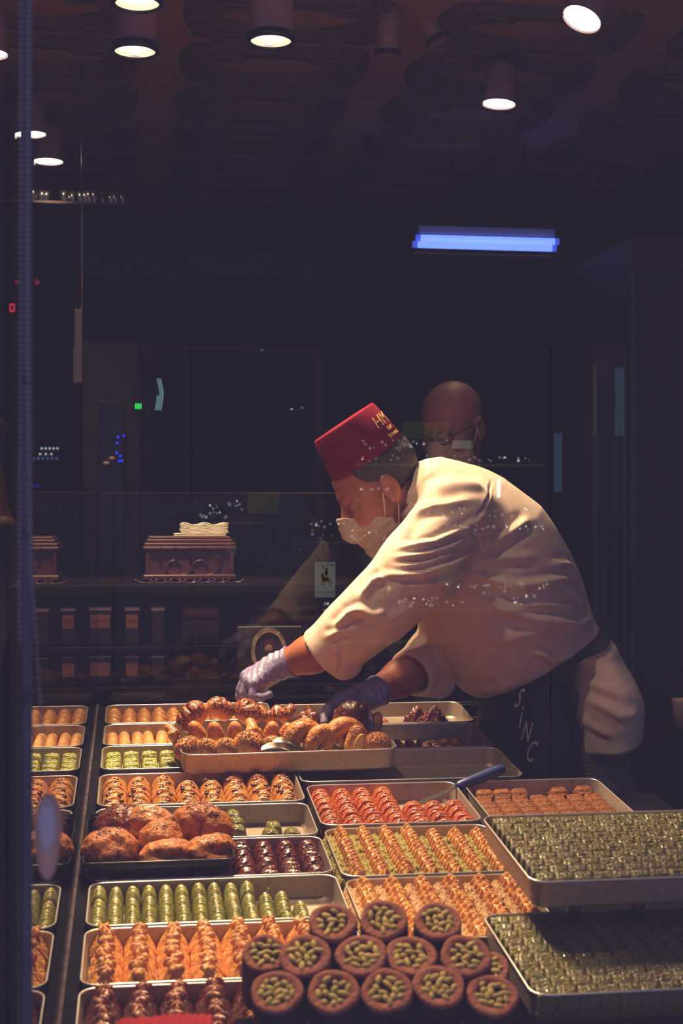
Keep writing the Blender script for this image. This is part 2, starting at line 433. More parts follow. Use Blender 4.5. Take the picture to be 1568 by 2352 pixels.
downlight(at(315, 12, 3.12), 'cylindrical ceiling spotlight cut by the top edge, left one', 140, aim=(.14, -.40, -1), length=0.30, cone=50)
downlight(at(310, 122, 3.36), 'white-lit cylindrical spotlight with small sticker, below the topmost left one', 105, aim=(0.02, -.18, -1), length=0.32, sticker=True, cone=92)
downlight(at(622, 98, 3.32), 'white-lit cylindrical spotlight with small sticker, near the top centre', 150, aim=(.20, -.33, -1), length=0.31, sticker=True, cone=62)
def tilt_spot(loc, aim, label, power=0, rad=0.05, cone=80):
    d = Vector(aim).normalized(); q = Vector((0, 0, -1)).rotation_difference(d)
    g = empty('adjustable_spotlight', loc); tag(g, label, 'lamp')
    M = q.to_matrix().to_4x4()
    def tf(b): b.v = [tuple(M @ Vector(p)) for p in b.v]; return b
    b = MB(); b.lathe([(rad, 0), (rad, 0.10), (rad*.6, 0.125)], 28); b.disc(rad*.6, .125, 28); tf(b).obj('housing', m_lampbody, g, smooth=True)
    b = MB(); b.disc(rad*.95, 0.004, 32, flip=True); tf(b).obj('glowing_lens', m_lampglow, g)
    b = MB(); b.box((-rad*.98, -.004, -.012), (-rad*.9, .004, .002)); tf(b).obj('clip', m_sticker, g)
    top = M @ Vector((0, 0, .09))
    MB().tube([top, (top.x, top.y, 2.75 - loc[2])], 0.009, 8).obj('stem', m_lampring, g)
    if power:
        L = bpy.data.lights.new('spot_beam', 'SPOT'); L.energy = power; L.color = LAMP_COLOR; L.spot_size = math.radians(cone); L.spot_blend = .6; L.shadow_soft_size = .04
        lo = bpy.data.objects.new('spot_beam', L); COL.objects.link(lo); lo.parent = g; lo.matrix_local = Matrix.Translation(M @ Vector((0, 0, -.01))) @ M
    return g
tilt_spot(at(1335, 45, 3.4), (-.5, -.2, -1), 'bright tilted round spotlight at the top right', 5)
tilt_spot(at(1145, 240, 4.15), (-.08, -.02, -1), 'bright flat round spotlight above the blue tube lamp', 8)
tilt_spot(at(70, 310, 4.7), (.05, .02, -1), 'bright round spotlight half behind the window bar', 8)
tilt_spot(at(111, 372, 5.0), (.0, .0, -1), 'bright round spotlight lowest at the upper left', 8)
tilt_spot(at(-28, 125, 3.7), (.0, .0, -1), 'bright spotlight at the very left edge of the picture', 0)
def dead_spot(loc, aim, label):
    d = Vector(aim).normalized(); M = Vector((0, 0, -1)).rotation_difference(d).to_matrix().to_4x4()
    g = empty('switched_off_spotlight', loc); tag(g, label, 'lamp')
    def tf(b): b.v = [tuple(M @ Vector(p)) for p in b.v]; return b
    b = MB(); b.lathe([(.034, 0), (.036, .012), (.036, .10), (.028, .13)], 24); b.disc(.028, .13, 24); b.disc(.033, .004, 24, flip=True)
    tf(b).obj('housing', m_lampbody, g, smooth=True)
    b = MB(); b.lathe([(.034, .0), (.039, .004), (.039, .012), (.036, .014)], 24); tf(b).obj('black_ring', m_lampring, g, smooth=True)
    top = M @ Vector((0, 0, .12)); MB().tube([top, (top.x, top.y, 2.75 - loc[2])], .012, 8).obj('stem', m_lampring, g)
dead_spot(at(890, 128, 3.9), (0, .12, -1), 'unlit brown spotlight hanging right of the top centre lamp')
dead_spot(at(1008, 96, 4.0), (.45, -.1, -1), 'unlit brown spotlight tilted to the right at the top')
dead_spot(at(1420, 48, 3.9), (-.05, .1, -1), 'unlit brown spotlight right of the bright tilted spotlight')
# blue tube lamp on the back
m_bluetube = mat('blue_tube_glow', (.3, .4, 1), .4, emit=(0.17, 0.29, 1.0), estr=1.35)
m_bluetube2 = mat('blue_tube_ends', (.1, .15, .7), .4, emit=(0.05, 0.09, .62), estr=0.9)
m_bluecase = mat('tube_lamp_case', (.35, .36, .5), .4)
m_bluegrid = mat('tube_lamp_tray', (.30, .34, .6), .5)
p0, p1 = at(957, 550, 5.2), at(1278, 561, 5.2); c = (p0 + p1) / 2; hw = (p1[0] - p0[0]) / 2
g = empty('blue_tube_lamp', c); g.rotation_euler = (0, math.radians(1.6), -YAW); tag(g, 'glowing blue twin tube lamp hung at the back', 'lamp')
for k, z in ((0, .008), (1, -.021)):
    sh = -0.012 * k
    tb = MB(); tb.tube([(-hw*.93 + sh, -.02*k, z), (hw*.95 + sh, -.02*k, z)], .0125, 12); o = tb.obj('tube', m_bluetube, g, smooth=True)
    for sx in (-1, 1): MB().tube([(sx*hw*.94 + sh, -.02*k, z), (sx*hw + sh, -.02*k, z)], .0128, 12).obj('tube_end', m_bluetube2, o, smooth=True)
MB().box((-hw*.97, .02, .03), (hw*.97, .06, .062), .004).obj('lamp_case', m_bluecase, g)
MB().box((-hw*1.02, -.06, -.062), (hw*.9, .02, -.055)).obj('catch_tray', m_bluegrid, g)
for sx in (-.5, .5): MB().tube([(sx*hw, .04, .06), (sx*hw, .04, 2.75 - c[2])], .004, 6).obj('hanger', m_lampring, g)

downlight((.02, 2.36, 2.44), 'cylindrical spotlight above the near trays, out of the picture', 125, aim=(.0, -.36, -1), length=0.30, cone=40, blend=.55)
tilt_spot((-.05, 2.55, 2.50), (.72, .36, -.95), 'added fill spotlight turned towards the worker, out of the picture', 25, cone=54)  # unseen fill spot, added to brighten the jacket's near side
# ================================================================== trays
def rrect(w, d, r, n=5):
    pts = []
    for cx, cy, a0 in ((w-r, d-r, 0), (-(w-r), d-r, PI/2), (-(w-r), -(d-r), PI), (w-r, -(d-r), 1.5*PI)):
        for k in range(n + 1):
            a = a0 + PI/2 * k / n; pts.append((cx + r*math.cos(a), cy + r*math.sin(a)))
    return pts
def tray(label, x0, x1, y0, y1, dz=0.0, h=0.038, rz=0.0, m=None, mr=None, name='baking_tray', rad=0.022, group=None, flare=0.004, pitch=None, handle=False):
    m = m or m_alu; mr = mr or m_rim
    w, d = (x1 - x0) / 2, (y1 - y0) / 2; cy = (y0 + y1) / 2; cxx = (x0 + x1) / 2
    g = empty(name, (cxx, cy, zrim(cy, dz) - h * 1.0)); g.rotation_euler = (PITCH if pitch is None else pitch, 0, rz)
    tag(g, label, 'tray', group)
    loops = [(rrect(w - flare - .004, d - flare - .004, rad - .004), 0.0), (rrect(w - flare, d - flare, rad), 0.004), (rrect(w, d, rad), h),
             (rrect(w - .0016, d - .0016, rad - .001), h), (rrect(w - flare - .0016, d - flare - .0016, rad - .001), 0.006), (rrect(w - flare - .006, d - flare - .006, rad - .004), 0.0016)]
    n = len(loops[0][0]); v = [(x, y, z) for L, z in loops for x, y in L]; f = []
    for k in range(len(loops) - 1):
        for i in range(n): f.append((k*n+i, k*n+(i+1) % n, (k+1)*n+(i+1) % n, (k+1)*n+i))
    f.append(tuple(range(n))[::-1]); f.append(tuple(range((len(loops)-1)*n, len(loops)*n)))
    o = link_mesh('pan', mesh('pan', v, f, m, False), g)
    for p in o.data.polygons: p.use_smooth = len(p.vertices) == 4
    try: o.data.set_sharp_from_angle(angle=0.6)
    except Exception: pass
    b = MB(); L = rrect(w, d, rad); k = 6; vv = []
    for i, (x, y) in enumerate(L):
        px_, py_ = L[i-1]; nx, ny = L[(i+1) % n]; tx, ty = nx - px_, ny - py_; q = math.hypot(tx, ty); ox, oy = ty/q, -tx/q
        for a in range(k):
            an = 2*PI*a/k; vv.append((x + ox*.0017*math.cos(an), y + oy*.0017*math.cos(an), h + .0017*math.sin(an)))
    ff = [(i*k+a, i*k+(a+1) % k, ((i+1) % n)*k+(a+1) % k, ((i+1) % n)*k+a) for i in range(n) for a in range(k)]
    b.add(vv, ff); b.obj('rolled_rim', mr, g, smooth=True)
    g['_w'] = w; g['_d'] = d
    bpy.context.view_layer.update()
    return g
def clear_priv():
    for o in bpy.data.objects:
        for k in ('_w', '_d'):
            if k in o: del o[k]
def put(g, name, me, lx, ly, lz, label, cat, group, rz=0.0, rx=0.0, ry=0.0, sc=1.0, kids=()):
    """a thing of its own lying in tray g; kids = [(name, mesh, offset)] are its parts"""
    o = bpy.data.objects.new(name, me); COL.objects.link(o)
    M = g.matrix_world @ Matrix.Translation((lx, ly, lz)) @ Matrix.Rotation(rz, 4, 'Z') @ Matrix.Rotation(ry, 4, 'Y') @ Matrix.Rotation(rx, 4, 'X')
    o.matrix_world = M @ Matrix.Scale(sc, 4) if sc != 1.0 else M
    tag(o, label, cat, group)
    for kn, km, off in kids:
        c = bpy.data.objects.new(kn, km); COL.objects.link(c); c.parent = o; c.location = off[:3]
        if len(off) > 3: c.rotation_euler = (off[4] if len(off) > 4 else 0, off[5] if len(off) > 5 else 0, off[3])
    return o

# ================================================================== pastries
def hf(name, w, d, nx, ny, fn, m, base=0.009, gain=1.2):
    """a piece w x d standing on z=0, its top shaped by fn(u, v), u and v from -1 to 1"""
    v = []; f = []
    for j in range(ny + 1):
        for i in range(nx + 1):
            u = -1 + 2*i/nx; t = -1 + 2*j/ny
            r = fn(u, t)
            if isinstance(r, tuple): h, du, dv = r
            else: h, du, dv = r, 0, 0
            v.append((u*w/2 + du, t*d/2 + dv, base + gain*max(h, 0.001)))
    W = nx + 1
    for j in range(ny):
        for i in range(nx): f.append((j*W+i, j*W+i+1, (j+1)*W+i+1, (j+1)*W+i))
    bd = [i for i in range(W)] + [j*W+nx for j in range(1, ny+1)] + [ny*W+i for i in range(nx-1, -1, -1)] + [j*W for j in range(ny-1, 0, -1)]
    n0 = len(v); v += [(v[k][0], v[k][1], 0.0) for k in bd]; L = len(bd)
    for k in range(L): f.append((bd[(k+1) % L], bd[k], n0+k, n0+(k+1) % L))
    f.append(tuple(range(n0, n0+L))[::-1])
    return mesh(name, v, f, m, True)
def rn(seed, *a):
    x = math.sin(sum(k*c for k, c in zip((12.9898, 78.233, 37.719), a)) + seed*4.1) * 43758.5453
    return x - math.floor(x)
def vn(seed, x, y):
    xi, yi = math.floor(x), math.floor(y); fx, fy = x - xi, y - yi; fx = fx*fx*(3-2*fx); fy = fy*fy*(3-2*fy)
    a, b_, c, d = rn(seed, xi, yi), rn(seed, xi+1, yi), rn(seed, xi, yi+1), rn(seed, xi+1, yi+1)
    return (a*(1-fx)+b_*fx)*(1-fy) + (c*(1-fx)+d*fx)*fy - .5
def dome(u, p=.5): return max(0.0, 1 - u*u) ** p

m_gold = mat('syrup_golden_pastry', bands=(90, .55), col=(0.70, 0.34, 0.09), rough=0.30, col2=(0.40, 0.13, 0.03), nscale=75, ncontrast=(.40, .66), coat=.5, rnd=.10, bump=.15, bscale=200)
m_pale = mat('pale_golden_pastry', bands=(70, .5), col=(0.86, 0.52, 0.20), rough=0.36, col2=(0.72, 0.33, 0.10), nscale=60, coat=.35, rnd=.08, bump=.15, bscale=220)
m_green = mat('pistachio_green', bands=(120, .5), col=(0.34, 0.33, 0.055), rough=0.38, col2=(0.22, 0.24, 0.04), nscale=150, coat=.4, rnd=.12, bump=.3, bscale=300)
m_greend = mat('pistachio_wrap_dark', bands=(140, .55), col=(0.20, 0.21, 0.035), rough=0.30, col2=(0.27, 0.25, 0.05), nscale=110, coat=.6, rnd=.12, bump=.15, bscale=260)
m_greenb = mat('pistachio_bright', bands=(110, .6), col=(0.52, 0.48, 0.09), rough=0.42, col2=(0.30, 0.33, 0.05), nscale=170, ncontrast=(.4, .62), coat=.3, rnd=.08, bump=.35, bscale=280)
m_red = mat('red_glazed_pastry', bands=(85, .6), col=(0.58, 0.155, 0.04), rough=0.32, col2=(0.33, 0.05, 0.014), nscale=55, ncontrast=(.4, .72), coat=.45, rnd=.12, bump=.12, bscale=180)
m_redside = mat('red_pastry_flank', (0.66, 0.36, 0.13), 0.45, col2=(.5, .22, .07), nscale=80, coat=.3)
m_choc = mat('chocolate_glazed_pastry', bands=(80, .6), col=(0.105, 0.022, 0.012), rough=0.20, col2=(0.16, 0.036, 0.018), nscale=60, coat=.9, rnd=.15, bump=.15, bscale=150)
m_nut = mat('walnut_kernel', (0.76, 0.38, 0.13), 0.45, col2=(0.52, 0.21, 0.06), nscale=120, coat=.15, rnd=.15)
m_nutd = mat('walnut_dark_syrup', (0.42, 0.18, 0.07), 0.3, col2=(0.26, 0.09, 0.035), nscale=120, coat=.6, rnd=.15)
m_raisin = mat('dark_walnut_bits', (0.075, 0.022, 0.012), 0.3, col2=(0.12, 0.04, 0.02), nscale=90, coat=.6)
m_fan = mat('fan_pastry_orange', bands=(75, .6), col=(0.80, 0.40, 0.12), rough=0.36, col2=(0.66, 0.24, 0.06), nscale=45, coat=.35, rnd=.08, bump=.2, bscale=160)
m_crumb = mat('walnut_crumb', (0.66, 0.40, 0.18), 0.6, col2=(0.40, 0.20, 0.08), nscale=260, ncontrast=(.4, .6), bump=.6, bscale=420)
m_pcrumb = mat('pistachio_crumb', (0.50, 0.44, 0.085), 0.6, col2=(0.22, 0.19, 0.035), nscale=280, ncontrast=(.4, .62), bump=.7, bscale=420)
m_crest = mat('crimped_pastry_crest', bands=(95, .6), col=(0.84, 0.47, 0.14), rough=0.34, col2=(0.72, 0.30, 0.08), nscale=80, coat=.4, rnd=.08)
m_caramel = mat('caramel_slice', bands=(110, .4), col=(0.27, 0.105, 0.032), rough=0.40, col2=(0.16, 0.05, 0.016), nscale=120, coat=.05, spec=.15, rnd=.12, bump=.4, bscale=250)
m_brownball = mat('brown_pastry_ball', bands=(100, .5), col=(0.46, 0.18, 0.06), rough=0.35, col2=(0.26, 0.075, 0.025), nscale=80, coat=.4, rnd=.15, bump=.2)
m_grsq = mat('pistachio_square', (0.27, 0.235, 0.030), 0.16, col2=(0.155, 0.15, 0.014), nscale=190, coat=1.0, rnd=.07, bump=.85, bscale=300)

def seg(seed, w, d, h, m, tilt=.25, wr=.0012):       # overlapping shell segment of a glazed roll
    return hf('glazed_segment', w, d, 16, 14, lambda u, t: (h * dome(u*.97, .55) * (0.70 + .30*dome(t*.98, .6) - tilt*.5*t) + wr*vn(seed, u*3, t*7) + wr*.8*math.sin(9*t + 2*u*u*3 + seed), 0.0015*math.sin(5*t+seed), -(1-dome(u, .5))*d*.0 - .1*d*u*u), m)
A1 = [seg(k, .0325, .046, .021, m_gold) for k in range(3)]
B4 = [seg(k, .0400, .034, .023, m_red, .35, .0016) for k in range(4)]
A6 = [seg(k, .0355, .043, .026, m_choc, .3, .002) for k in range(3)]
BALL = [seg(k + 9, .0245, .03, .021, m_brownball, .1, .0016) for k in range(3)]
def finger(seed): return hf('pale_finger', .0255, .17, 12, 56, lambda u, t: .0165*dome(u*.97, .55)*(.86 + .14*abs(math.sin(3.6*PI*(t+.04*u*u*2)+seed)))*dome(t*.995, .18) + .0006*vn(seed, u*4, t*24), m_pale)
A2 = [finger(k*.7) for k in range(3)]
def bar(seed): return hf('green_bar', .0340, .0335, 12, 34, lambda u, t: .0165*(max(0, 1-abs(u)**6)**.3)*(max(0, 1-abs(t)**6)**.3)*(1+.13*math.sin(4.4*PI*t+seed*.4+.5*u)) + .0032*vn(seed, u*5, t*11)*dome(u, .3)*dome(t, .3), m_greenb)
A3 = [bar(k) for k in range(4)]
def fold(seed): return hf('folded_pastry', .0465, .0365, 16, 14, lambda u, t: (.026*dome(u*.96, .5)*(.72+.28*dome(t*.97, .7)-.16*t) + .0014*math.sin(7*t + 3.5*u + seed) + .001*vn(seed, 3*u, 5*t), 0, .004*u), m_gold)
A4 = [fold(k) for k in range(3)]
def bits(seed, s=.013, m=None):
    r = np.random.default_rng(seed); b = MB()
    for k in range(5): b.ball((r.uniform(-s, s), r.uniform(-s*.6, s*.6), r.uniform(0, .003)), (r.uniform(.004, .0065), r.uniform(.0032, .005), .0036), 6, 4)
    return b.mesh('dark_nut_topping', m or m_raisin, True)
A4T = [bits(k) for k in range(4)]
def roll(seed): return hf('thread_roll', .0245, .040, 14, 44, lambda u, t: .0225*dome(u*.97, .55)*(.76+.24*dome(t*.98, .55)) - .0017*abs(math.sin(10*PI*t/2+.5*u+seed)) - .0008*abs(math.sin(23*PI*t/2+seed)) + .0005*vn(seed, u*5, t*14), m_greend)
A7 = [roll(k*1.3) for k in range(4)]
def wrap(seed): return hf('green_wrap', .030, .034, 14, 14, lambda u, t: .024*(max(0, 1-abs(u)**4)**.4)*(max(0, 1-abs(t)**4)**.35) + .003*vn(seed, u*3, t*4), m_greend)
A5 = [wrap(k) for k in range(3)]
def fan(seed, m): return hf('fan_fold', .0455, .0415, 26, 14, lambda u, t: (.006 + .030*(1-abs(u)**1.35)*(.86+.14*dome(t, .5)) + .0026*math.sin(14*t + 9*abs(u)**1.2 + seed)*(.25+abs(u))*dome(u*.9, .5) + .0012*vn(seed, 5*u, 3*t), 0, .007*abs(u)), m, base=.006, gain=1.05)
A8 = [fan(k, m_fan) for k in range(3)]; A9 = [fan(k+5, m_choc) for k in range(2)]
def walnut(seed, m):
    def fn(P):
        q = P * np.array([1, 1.15, 1.5]); a = np.arctan2(q[:, 1], q[:, 0]); r = np.linalg.norm(q, axis=1)
        return (r - .0105 - .0016*np.sin(5*a + 160*q[:, 0] + seed) - .0012*np.sin(420*q[:, 1] + 2*np.sin(300*q[:, 0]) + seed) + .0022*np.exp(-(q[:, 1]/.0016)**2)) * .6
    return sdf_mesh('walnut_half', fn, (-.015, -.014, -.01), (.015, .014, .012), .0013, m)
WN = [walnut(k, m_nut) for k in range(3)]; WND = [walnut(k+4, m_nutd) for k in range(2)]
def crest(seed, w, d, m): return hf('crimped_crest', w*.62, d, 14, 18, lambda u, t: (.008 + .022*(dome(u*.98, .75))*(.80+.20*abs(math.cos(1.0*PI*t*1.02+.3*u))) + .0016*math.sin(9*u+seed)*dome(t, .3) + .0016*vn(seed, 4*u, 4*t), .003*math.sin(2*PI*t), -.006*(u)), m)
def crumb(seed, w, d, m): return hf('nut_filling', w, d, 16, 14, lambda u, t: .017*dome(u*.99, .35) + .006*vn(seed, u*5, t*5) + .004*vn(seed+3, u*11, t*11), m)
B5 = [crest(k, .041, .034, m_crest) for k in range(3)]; B5F = [crumb(k, .025, .0335, m_pcrumb) for k in range(3)]
B6 = [crest(k+7, .0445, .036, m_crest) for k in range(3)]; B6F = [crumb(k+5, .025, .035, m_crumb) for k in range(3)]
def slice_(seed): return hf('caramel_slice', .036, .0285, 14, 12, lambda u, t: .013*(max(0, 1-(u*u)**2.2-(t*t)**2.6*.8)**.28 if (u*u)**2.2+(t*t)**2.6*.8 < 1 else 0) * (1 - .10*math.exp(-((t+.75)/.2)**2)) - .0025*math.exp(-((abs(t)-.55)/.16)**2)*dome(u, .4) + .0016*vn(seed, 6*u, 5*t), m_caramel)
C1 = [slice_(k) for k in range(4)]
def sq(seed): return hf('green_square', .0261, .0258, 16, 16, lambda u, t: (.021*(max(0, 1-abs(u)**36)**.4)*(max(0, 1-abs(t)**28)**.4) + .0013*math.sin(2.6*PI*t+.6*math.sin(3*u+seed))*dome(u*.9, .3) + .0022*vn(seed, 6*u, 5*t)*dome(u, .3)*dome(t, .3), .002*t, 0), m_grsq)
CS = [sq(k) for k in range(5)]

ORD = 'first second third fourth fifth sixth seventh eighth ninth tenth eleventh twelfth thirteenth fourteenth fifteenth sixteenth'.split()
def J(a): return random.uniform(-a, a)
def grid(g, name, mes, xs, ys, label, cat, group, z=.002, jit=.0008, rj=.03, kids=None, zf=None, skip=None, sc=.03):
    for i, x in enumerate(xs):
        for j, y in enumerate(ys):
            if skip and skip(i, j, x, y): continue
            k = kids(i, j) if kids else ()
            put(g, name, random.choice(mes), x + J(jit), y + J(jit), z + (zf(i, j, x, y) if zf else 0), f'{label}, {ORD[i]} from left' + (f', {ORD[j]} row from front' if len(ys) > 1 else ''), cat, group, rz=J(rj), sc=1 + J(sc), kids=k)
def lin_(a, b, n): return list(np.linspace(a, b, n))

# ---- left column, from the back of the counter to the front
AX0, AX1 = -0.073, 0.305
g = tray('farthest tray of the left column, with ridged golden rolls', AX0, AX1, 3.222, 3.40)
grid(g, 'golden_roll', A1, lin_(-.170, .170, 11), [-.062, -.018, .026, .066], 'golden roll in farthest left tray', 'pastry', 'golden rolls in the farthest left tray')
g = tray('tray of pale golden ridged fingers, second from the back on the left', AX0, AX1, 3.034, 3.212)
grid(g, 'pastry_finger', A2, lin_(-.171, .171, 14), [0.0], 'pale golden ridged pastry finger', 'pastry', 'pale pastry fingers')
g = tray('tray of bright green pistachio bars beside the bread tray corner', AX0, AX1, 2.848, 3.024)
grid(g, 'pistachio_bar', A3, lin_(-.167, .167, 10), [-.063, -.029, .005, .039], 'bright green pistachio bar', 'pastry', 'green pistachio bars', zf=lambda i, j, x, y: .004 if j == 3 else 0)
g = tray('tray of golden folded pastries with dark nut tops, under the bread tray', AX0, AX1, 2.607, 2.812)
grid(g, 'folded_pastry', A4, lin_(-.160, .160, 8), [-.078, -.041, -.004, .033, .069], 'golden pastry with dark nuts', 'pastry', 'folded pastries with dark nuts',
     kids=lambda i, j: [('dark_nut_topping', random.choice(A4T), (J(.003), J(.002) - .002, .037, J(.6)))], skip=lambda i, j, x, y: j == 4 and i in (3, 4))
g = tray('nearly empty tray with a few green wraps behind the chocolate pastries', AX0, AX1, 2.412, 2.592)
for k, (x, y, z) in enumerate(((.055, -.030, 0), (.0555, .012, 0), (.052, .052, 0), (.110, -.055, 0), (.118, -.020, 0), (.147, -.058, 0), (.020, .06, 0))):
    put(g, 'pistachio_wrap', A5[k % 3], x, y, z + .002, ('nearest wrap of the left green row in the nearly empty tray', 'middle wrap of the left green row in the nearly empty tray', 'farthest wrap of the left green row in the nearly empty tray', 'green wrap at the front, right of the left row', 'green wrap just behind the front middle one', 'rightmost green wrap in the nearly empty tray', 'green wrap showing behind the big breads')[k], 'pastry', 'leftover green wraps', rz=J(.2))
g = tray('tray of glossy dark chocolate pastries right of the big breads', AX0, AX1, 2.224, 2.402)
grid(g, 'chocolate_pastry', A6, lin_(-.167, .165, 10), [-.062, -.021, .020, .061], 'glossy dark chocolate pastry', 'pastry', 'glossy chocolate pastries')
g = tray('tray of dark green pistachio rolls with a bare right end', AX0, AX1, 2.042, 2.216)
grid(g, 'pistachio_roll', A7, lin_(-.174, .174, 15), [-.062, -.022, .018, .056], 'ribbed dark green pistachio roll', 'pastry', 'green pistachio rolls', rj=.02,
     skip=lambda i, j, x, y: (i in (10, 11) and j > 2) or (i == 12 and j > 1) or (i >= 13 and j > 0), zf=lambda i, j, x, y: .004 if j == 3 else 0)
MB().tube([(0, 0, 0), (.004, .002, .012), (.010, 0, .018), (.012, .001, .026)], .0014, 6).obj('pistachio_stalk', m_greend, None, loc=at(600, 2078, 2.19), smooth=True)
tag(bpy.data.objects['pistachio_stalk'], 'thin twisted dark stalk sticking up from the green rolls', 'stalk')
g = tray('tray of orange fan-folded pastries topped with walnuts', AX0, AX1, 1.846, 2.032)
def wk(L, m0=.0435):
    return lambda i, j: [('walnut_half', random.choice(L), (J(.004), -.011 + J(.002), m0 + J(.001), J(1.2), J(.25), J(.35))), ('walnut_half', random.choice(L), (J(.004), .010 + J(.002), m0 + .001 + J(.001), J(1.2), J(.25), J(.35)))]
grid(g, 'walnut_pastry', A8, lin_(-.159, .159, 8), [-.064, -.0215, .021, .063], 'orange walnut-topped fan pastry', 'pastry', 'orange walnut pastries', kids=wk(WN), rj=.02)
g = tray('nearest tray, of dark chocolate pastries topped with walnuts', AX0, AX1, 1.652, 1.838)
grid(g, 'dark_walnut_pastry', A9, lin_(-.159, .159, 8), [-.064, -.0215, .021, .063], 'dark walnut-topped pastry in nearest tray', 'pastry', 'dark walnut pastries', kids=wk(WND), rj=.02)
# ---- middle column
g = tray('far empty-looking tray with a few dark balls, under the worker\'s right arm', .315, .762, 3.172, 3.37)
for k, (x, y) in enumerate(((-.02, -.07), (.012, -.072))):
    put(g, 'brown_pastry', BALL[k % 3], x, y, .002, ('left', 'right')[k] + ' one of two small brown pastries under the worker\'s arm', 'pastry', 'leftover brown pastries', sc=1.25)
dk = [seg(k + 20, .030, .032, .027, m_choc, .1, .004) for k in range(2)]
for k, (x, y, z) in enumerate(((.085, -.035, 0), (.105, -.062, 0), (.120, -.030, 0), (.138, -.066, 0), (.155, -.035, 0), (.097, -.048, .018), (.140, -.045, .018))):
    put(g, 'dark_ball', dk[k % 2], x, y, .002 + z, ('leftmost', 'second', 'third', 'front right', 'rightmost', 'upper left', 'upper right')[k] + ' dark ball in the pile in the far tray', 'pastry', 'dark balls in the far tray', rz=J(1))
g = tray('tray with rows of small brown balls, left of the apron', .315, .752, 2.955, 3.162)
grid(g, 'brown_ball', BALL, lin_(-.205, .175, 16), [-.083, -.054, -.025], 'small round brown pastry beside the apron', 'pastry', 'brown round pastries', rj=.4,
     zf=lambda i, j, x, y: 0)
g = tray('empty dull metal tray with a paper price label on its front', .312, .752, 2.725, 2.945)
p = empty('price_label'); bpy.data.objects.remove(p)
lab = MB().box((.088, -.1116, .012), (.140, -.1108, .0365)).obj('price_label', mat('label_paper', (.55, .50, .46), .8), g)
m_ink = mat('label_ink', (.03, .025, .03), .7)
for s, sz, x, z in (('CEV\u0130ZL\u0130', .0075, .0895, .0285), ('sarma', .005, .120, .0295), ('KG', .005, .112, .021), ('tl', .005, .112, .0145)):
    o = link_mesh('label_text', text_mesh('label_text', s, sz, m_ink, align='LEFT'), lab); o.location = (x, -.1119, z); o.rotation_euler = (PI/2, 0, 0)
g = tray('tray of shiny red-orange glazed rolls with a spatula over it', .317, .603, 2.458, 2.702)
grid(g, 'red_glazed_roll', B4, lin_(-.119, .119, 7), lin_(-.098, .098, 7), 'shiny red-orange glazed roll', 'pastry', 'red-orange glazed rolls', skip=lambda i, j, x, y: (i > 3 and j > 3), zf=lambda i, j, x, y: 0)
g = tray('tray of crimped golden pastries with pistachio between the rows', .317, .600, 2.203, 2.438)
sk = lambda i, j, x, y: i > 3 and j > 5
grid(g, 'crimped_pistachio_pastry', B5, [x - .002 for x in lin_(-.112, .122, 7)], lin_(-.094, .096, 7), 'crimped pastry with green filling', 'pastry', 'pistachio crimped pastries', kids=lambda i, j: [('nut_filling', random.choice(B5F), (-.0195, .001, 0, 0))], rj=.02, skip=sk)
g = tray('tray of crimped golden pastries with walnut crumb behind the cut rolls', .317, .596, 1.945, 2.190)
grid(g, 'crimped_walnut_pastry', B6, [x - .002 for x in lin_(-.110, .120, 6)], lin_(-.098, .092, 6), 'crimped pastry with walnut crumb', 'pastry', 'walnut crimped pastries', kids=lambda i, j: [('nut_filling', random.choice(B6F), (-.0205, .001, 0, 0))], rj=.02)
# ---- right column
g = tray('tray of brown caramel slices below the blue spatula handle', .620, .888, 2.44, 2.70)
grid(g, 'caramel_slice', C1, lin_(-.106, .106, 7), [y for y in lin_(-.105, .062, 7)], 'flat-lying brown caramel slice', 'pastry', 'caramel slices', rj=.05)
for k, x in enumerate((-.100, -.066, -.032, .046, .098)):
    put(g, 'caramel_slice', C1[k % 4], x, .083 + (.008 if k > 3 else 0), .010, 'caramel slice propped up in back row, ' + ORD[k] + ' from left', 'pastry', 'propped caramel slices', rz=J(.1), rx=.35)
g = tray('lower tray of dark green squares in the shade under the raised tray', .470, .850, 1.662, 1.922, dz=.04)
grid(g, 'pistachio_square', CS, lin_(-.171, .171, 14), lin_(-.118, .110, 10), 'green square in lower shaded tray', 'pastry', 'green squares in the lower tray', rj=.008, jit=.0003, sc=.008, zf=lambda i, j, x, y: .002)
g = tray('raised tray of glistening green squares at the right edge', .511, .900, 1.812, 2.094, dz=.122)
grid(g, 'pistachio_square', CS, lin_(-.171, .171, 14), lin_(-.120, .118, 10), 'green square in raised right tray', 'pastry', 'green squares in the raised tray', rj=.008, jit=.0003, sc=.008, zf=lambda i, j, x, y: .002)
g = empty('tray_riser', (.585, 1.875, zrim(1.875, .034))); tag(g, 'black legged riser between the two green square trays', 'riser')
for x in (0.0, .09, .2): MB().tube([(x, 0, 0), (x + .004, 0, .047)], [.007, .012], 10).obj('leg', m_blackmetal, g, smooth=True)
MB().box((-.03, -.02, .0465), (.25, .05, .0485)).obj('plate', m_blackmetal, g)

g = empty('tray_plinth', (.66, 1.79, zrim(1.79, -.041))); g.rotation_euler = (PITCH, 0, 0); tag(g, 'black block under the lower tray of green squares', 'plinth')
MB().box((-.17, -.11, 0), (.17, .11, .0415), .004).obj('block', m_black, g)
